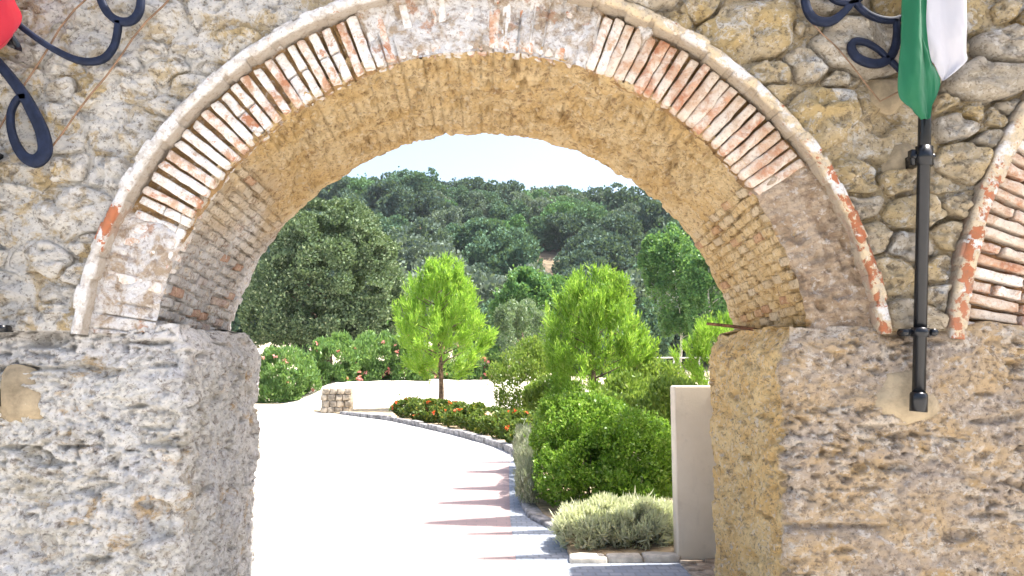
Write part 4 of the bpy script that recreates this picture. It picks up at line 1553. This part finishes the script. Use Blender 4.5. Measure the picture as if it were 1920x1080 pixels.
# --- generic shrubs
def shrub(name, label, cat, loc, lobes, n_, L, W, mat, seed, group=None, gap=-0.2, freq=3.0, flowers=None, stems=7, bias=(0, 0, .4), shell=0.18, outward=.6):
    V, Q = crown(lobes, n_, L, W, seed, gap, freq, shell, bias, outward)
    parts = [('foliage', mesh('foliage', V, Q, False), mat)]
    lb = np.array(lobes)
    r = np.random.default_rng(seed + 1)
    ps = []
    for k in range(stems):
        l_ = lb[k % len(lb)]
        e_ = l_[:3] + r.normal(0, 0.25, 3) * l_[3:6]
        s = np.linspace(0, 1, 4)[:, None]
        ps.append(tube(np.array([e_[0] * .25, e_[1] * .25, 0]) * (1 - s) + e_ * s, max(0.006, 0.012 * lb[:, 3].max()) * (1 - .6 * s[:, 0]), 5))
    parts.append(('stems', mesh('stems', *join(ps)), M['bark']))
    if flowers:
        fn, fs, fm = flowers
        k = r.choice(len(lb), fn)
        d = r.normal(size=(fn, 3))
        d[:, 2] = np.abs(d[:, 2]) * 0.8
        d[:, 1] -= 0.5
        d /= np.linalg.norm(d, axis=1, keepdims=True)
        C = lb[k, :3] + d * lb[k, 3:6] * 1.04
        C = np.repeat(C, 7, 0)
        D = r.normal(size=C.shape)
        C = C + D * fs * 0.3
        V, Q = leaf_quads(C, D, fs, fs * .8, r, .2)
        parts.append(('blossoms', mesh('blossoms', V, Q, False), fm))
    return plant(name, label, cat, loc, parts, group)


# clipped bush in two lobes
r = np.random.default_rng(8)


def lumpy(base, n_, sc_, seed):
    r = np.random.default_rng(seed)
    out = list(base)
    for (x, y, z, a, b, c) in base:
        for k in range(n_):
            d = r.normal(size=3)
            d[2] = d[2] * 0.8 + 0.2
            d /= np.linalg.norm(d)
            s = r.uniform(0.7, 1.2) * sc_
            out.append((x + d[0] * a * .88, y + d[1] * b * .88, max(s * .6, z + d[2] * c * .88), a * s, b * s, c * s))
    return out


shrub('round_bush', 'big dense dark green bush between the grey lavender and the cream wall', 'bush', (1.05, 8.45, 0.03),
      lumpy([(-0.22, 0.55, 0.74, 0.42, 0.5, 0.48), (0.04, 0.30, 0.72, 0.44, 0.5, 0.50), (0.40, 0.0, 0.56, 0.46, 0.5, 0.52), (-0.20, 0.1, 0.34, 0.44, 0.5, 0.36), (0.30, -0.2, 0.26, 0.46, 0.45, 0.30), (0.62, 0.15, 0.50, .32, .4, .46)], 20, 0.28, 81), 62000, 0.040, 0.025, M['bush'], 81, None, -0.28, 4.2, None, 16, (0, 0, .5), 0.15)
shrub('lavender_clump', 'silvery lavender mound behind the low pale kerb', 'lavender', (0.99, 6.90, 0.02),
      lumpy([(-0.22, 0, 0.13, 0.26, 0.36, 0.20), (0.26, 0.0, 0.15, 0.28, 0.36, 0.24), (0.02, .05, 0.15, .30, .36, .22), (0.5, .1, .12, .2, .3, .2)], 22, 0.26, 83), 21000, 0.105, 0.017, M['silver'], 83, None, -0.2, 7, None, 8, (0, 0, 0.9), 0.2, 1.1)
shrub('lavender_clump', 'tall grey lavender between the drive and the round bush', 'lavender', (0.40, 9.45, 0.03),
      lumpy([(-0.03, -0.55, 0.22, 0.15, 0.4, 0.26), (0, 0.1, 0.28, 0.15, 0.5, 0.32), (0.02, 1.0, 0.32, 0.15, 0.6, 0.34), (0.0, 2.0, 0.3, 0.15, 0.6, 0.34)], 8, 0.28, 84), 13000, 0.085, 0.012, M['lav'], 84, None, -0.25, 5, None, 8, (0, 0, 1.3), 0.2, 0.6)
shrub('flowering_plant', 'small red flowering plant squeezed beside the cream wall', 'plant', (2.05, 9.3, 0.03), [(0, 0, 0.28, 0.18, 0.18, 0.25)], 1500, 0.05, 0.03, M['geran'], 85, None, -0.3, 5, (12, 0.05, M['flower']))

# yellow-green shrubs in the bed
for i, (px, Yp, rx, hz, lab) in enumerate([
        (982, 21, 0.85, 2.0, 'loose yellow-green shrub left of the bushy pine'),
        (1035, 19, 0.65, 1.25, 'low yellow-green shrub at the foot of the bushy pine'),
        (1185, 14.5, 0.75, 1.30, 'leafy light green shrub behind the round bush'),
        (1262, 13.0, 0.60, 1.25, 'pale yellow-green shrub above the cream wall edge'),
        (1225, 17.5, 0.8, 1.7, 'tall light green shrub below the poplars'),
        (1130, 13.2, 0.65, 1.05, 'bright low shrub between the round bush and the bushy pine')]):
    shrub('garden_shrub', lab, 'shrub', at_px(px, Yp, 0.03), lumpy([(0, 0, hz * .55, rx, rx * .8, hz * .5)], 14, 0.34, 300 + i), 9500, 0.09, 0.040, M['shrub'], 300 + i, 'yellow-green shrubs in the bed', -0.22, 2.6, None, 9, (0, 0, 1.0), 0.28)

# oleander row
for i, (px, Yp, rx, hz, lab) in enumerate([
        (540, 31.5, 1.30, 2.2, 'dark oleander next to the gate pier with few blooms'),
        (630, 33, 1.05, 2.0, 'oleander right behind the rubble block'),
        (705, 34, 1.15, 2.35, 'oleander with many pink blooms below the straw bank'),
        (772, 34, 1.15, 2.15, 'oleander with pink blooms beside the pine trunk'),
        (905, 36, 1.1, 1.7, 'low oleander between the two pines'),
        (843, 38, 1.3, 2.0, 'oleander straight behind the slim pine trunk')]):
    shrub('oleander', lab, 'shrub', at_px(px, Yp, 0.0 if px < 600 else 0.62), lumpy([(0, 0, hz * .52, rx, rx * .8, hz * .5), (-.2 * rx, -.1, hz * .2, rx * .95, rx * .8, hz * .25)], 11, 0.32, 400 + i), 12000, 0.18, 0.06, M['oleander'], 400 + i, 'oleanders in the raised bed', -0.16, 1.6, (14 if i < 2 else 44, 0.11, M['pink']), 9, (0, 0, 1.0), 0.22)

# bedding plants in the planter
fp = arclen([q for q in KERB[1:7]], 0.92)
ORD = ['first', 'second', 'third', 'fourth', 'fifth', 'sixth', 'seventh', 'eighth', 'ninth', 'tenth', 'eleventh', 'twelfth']
for i, (x, y) in enumerate(fp):
    nx, ny = 0.42, 0.45
    shrub('bedding_plant', 'dark leafy red-flowered plant, %s along the curved kerb from the rubble block' % ORD[i], 'plant', (x + nx + 0.05, y + ny, 0.05),
          lumpy([(0, 0, 0.27, 0.50, 0.32, 0.30)], 9, 0.32, 500 + i), 2600, 0.085, 0.05, M['geran'], 500 + i, 'bedding plants in the curved planter', -0.2, 3, (3 if i > 3 else 6, 0.07, M['flower']), 6)

# other trees
def broad(name, label, px, Yp, z, lobes, n_, L, W, mat, seed, hgt, r0, bark='bark', limbs=6, gap=-0.18, freq=0.9):
    V, Q = crown(lobes, n_, L, W, seed, gap, freq, 0.2, (0, 0, .3))
    plant(name, label, 'tree', at_px(px, Yp, z), [('trunk', mesh('trunk', *tree_wood(hgt, r0, limbs, seed, (0, 0), 0.45 if bark == 'palebark' else 0.7)), M[bark]), ('crown', mesh('crown', V, Q, False), mat)])


broad('broadleaf_tree', 'round dark green tree between the pines at the foot of the hill', 998, 58, 0.2,
      lumpy([(0, 0, 5.6, 2.6, 2.4, 2.5)], 18, 0.36, 601), 16000, 0.26, 0.19, M['poplar'], 601, 5.0, 0.2)
broad('olive_tree', 'grey-green olive tree between the two bright pines', 978, 36, 0,
      lumpy([(0, 0, 2.9, 1.15, 1.1, 1.5)], 16, 0.36, 602), 12000, 0.15, 0.05, M['olive'], 602, 3.0, 0.13)
broad('poplar_tree', 'tall pale-trunked poplar nearest the pine at the foot of the hill', 1268, 62, 0,
      lumpy([(0, 0, 8.2, 2.1, 2.0, 4.2), (-1.2, 0, 9.6, 1.5, 1.5, 2.4)], 16, 0.34, 603), 17000, 0.24, 0.19, M['poplar'], 603, 10, 0.13, 'palebark', 10)
broad('poplar_tree', 'pale-trunked poplar half hidden by the arch', 1338, 58, 0,
      lumpy([(0, 0, 6.6, 2.2, 2.0, 4.2)], 18, 0.34, 604), 14000, 0.24, 0.19, M['poplar'], 604, 9, 0.13, 'palebark', 9)
broad('broadleaf_tree', 'dark tree behind the poplars closing the gap under the arch', 1400, 72, 0,
      lumpy([(0, 0, 7, 3.5, 3, 5)], 16, 0.34, 605), 10000, 0.34, 0.26, M['oak'], 605, 8, 0.25)
broad('broadleaf_tree', 'bushy green tree behind the big oak and the pine', 745, 60, 0.5,
      lumpy([(0, 0, 4.2, 1.7, 1.7, 3.2)], 14, 0.34, 606), 9000, 0.26, 0.18, M['poplar'], 606, 5, 0.2)

# rail fence and pale track far right
M['rail'] = m_plain('pale_wood_rail', (0.55, 0.52, 0.47), 0.8, 0.2, 6, 0.4)
f0 = at_px(1215, 52, 0)
fe = empty('rail_fence', f0)
tag(fe, 'pale post and rail fence below the poplars', 'fence')
for k in range(5):
    V, Fs = tube([(k * 1.7, 0, 0), (k * 1.7, 0, 2.0)], 0.06, 8)
    obj('post', mesh('post', V, Fs), M['rail'], fe)
for k in range(4):
    for z in (1.0, 1.9):
        V, Fs = tube([(k * 1.7, -0.07, z), (k * 1.7 + 1.7, -0.07, z + 0.04)], 0.05, 8)
        obj('rail', mesh('rail', V, Fs), M['rail'], fe)
M['track'] = m_plain('grey_track', (0.40, 0.38, 0.36), 0.95, 0.15, 1.5, 0.6)
tag(sheet('track', [(6, 44), (40, 40), (44, 60), (8, 56)], 0.01, M['track']), kind='structure')

# cypresses added out of view, shaped to cast the drive's shadow stripes
TIPS = [(-0.30, 12.6), (-0.42, 11.45), (-0.50, 9.95), (-0.62, 8.95), (-0.66, 7.86), (-0.26, 7.36), (-0.14, 6.46)]
cyp = []
for k in range(3):
    H = 10.0
    n_ = 26000
    r = np.random.default_rng(700 + k)
    hh = H * (1 - r.uniform(0, 1, n_) ** 1.7 * 0.96)
    ra = 0.215 * np.clip((H - hh) / 1.9, 0, 1) ** 0.85 * (1 - np.abs(r.normal(0, .25, n_)))
    a = r.uniform(0, 6.28, n_)
    C = np.stack([ra * np.cos(a), ra * np.sin(a), hh - 0.06], -1)
    D = np.stack([np.cos(a) * .3, np.sin(a) * .3, np.ones(n_)], -1) + r.normal(0, .15, (n_, 3))
    V, Q = leaf_quads(C, D, 0.18, 0.06, r)
    cyp.append((mesh('crown', V, Q, False), mesh('trunk', *tube([(0, 0, 0), (0, 0, 5), (0, 0, 9.6)], [.08, .06, .01], 8))))
for k, (tx, ty) in enumerate(TIPS):
    Xc = 4.75 if k < 4 else 4.2
    h = (Xc - tx) / math.sin(SUN_AZ) * math.tan(SUN_EL)
    yc = ty + (Xc - tx) / math.tan(SUN_AZ)
    c_, t_ = cyp[k % 3]
    pl_ = plant('shadow_cypress', 'unseen pointed tree added for its shadow, %s in the row beside the drive from the gate' % ORD[6 - k], 'tree', (Xc, yc, 0.0), [('trunk', t_, M['bark']), ('crown', c_, M['shadow_cypress'])], 'unseen cypresses casting the drive stripes', k * 1.3, 1.0)
    pl_.scale = (1.2 if k < 5 else .5, 1.2 if k < 5 else .5, h / 10.0)

# the dry summer air between the gate and the hill
n = NT('hazy_air')
pv_ = n.new('ShaderNodeVolumePrincipled')
pv_.inputs['Color'].default_value = (0.86, 0.92, 1.0, 1)
pv_.inputs['Density'].default_value = 0.00013
pv_.inputs['Anisotropy'].default_value = 0.2
n.t.links.new(pv_.outputs[0], n.out.inputs['Volume'])
tag(obj('haze', mesh('haze', *box(-520, 520, -45, 910, -1.5, 80), smooth=False), n.m), kind='stuff')
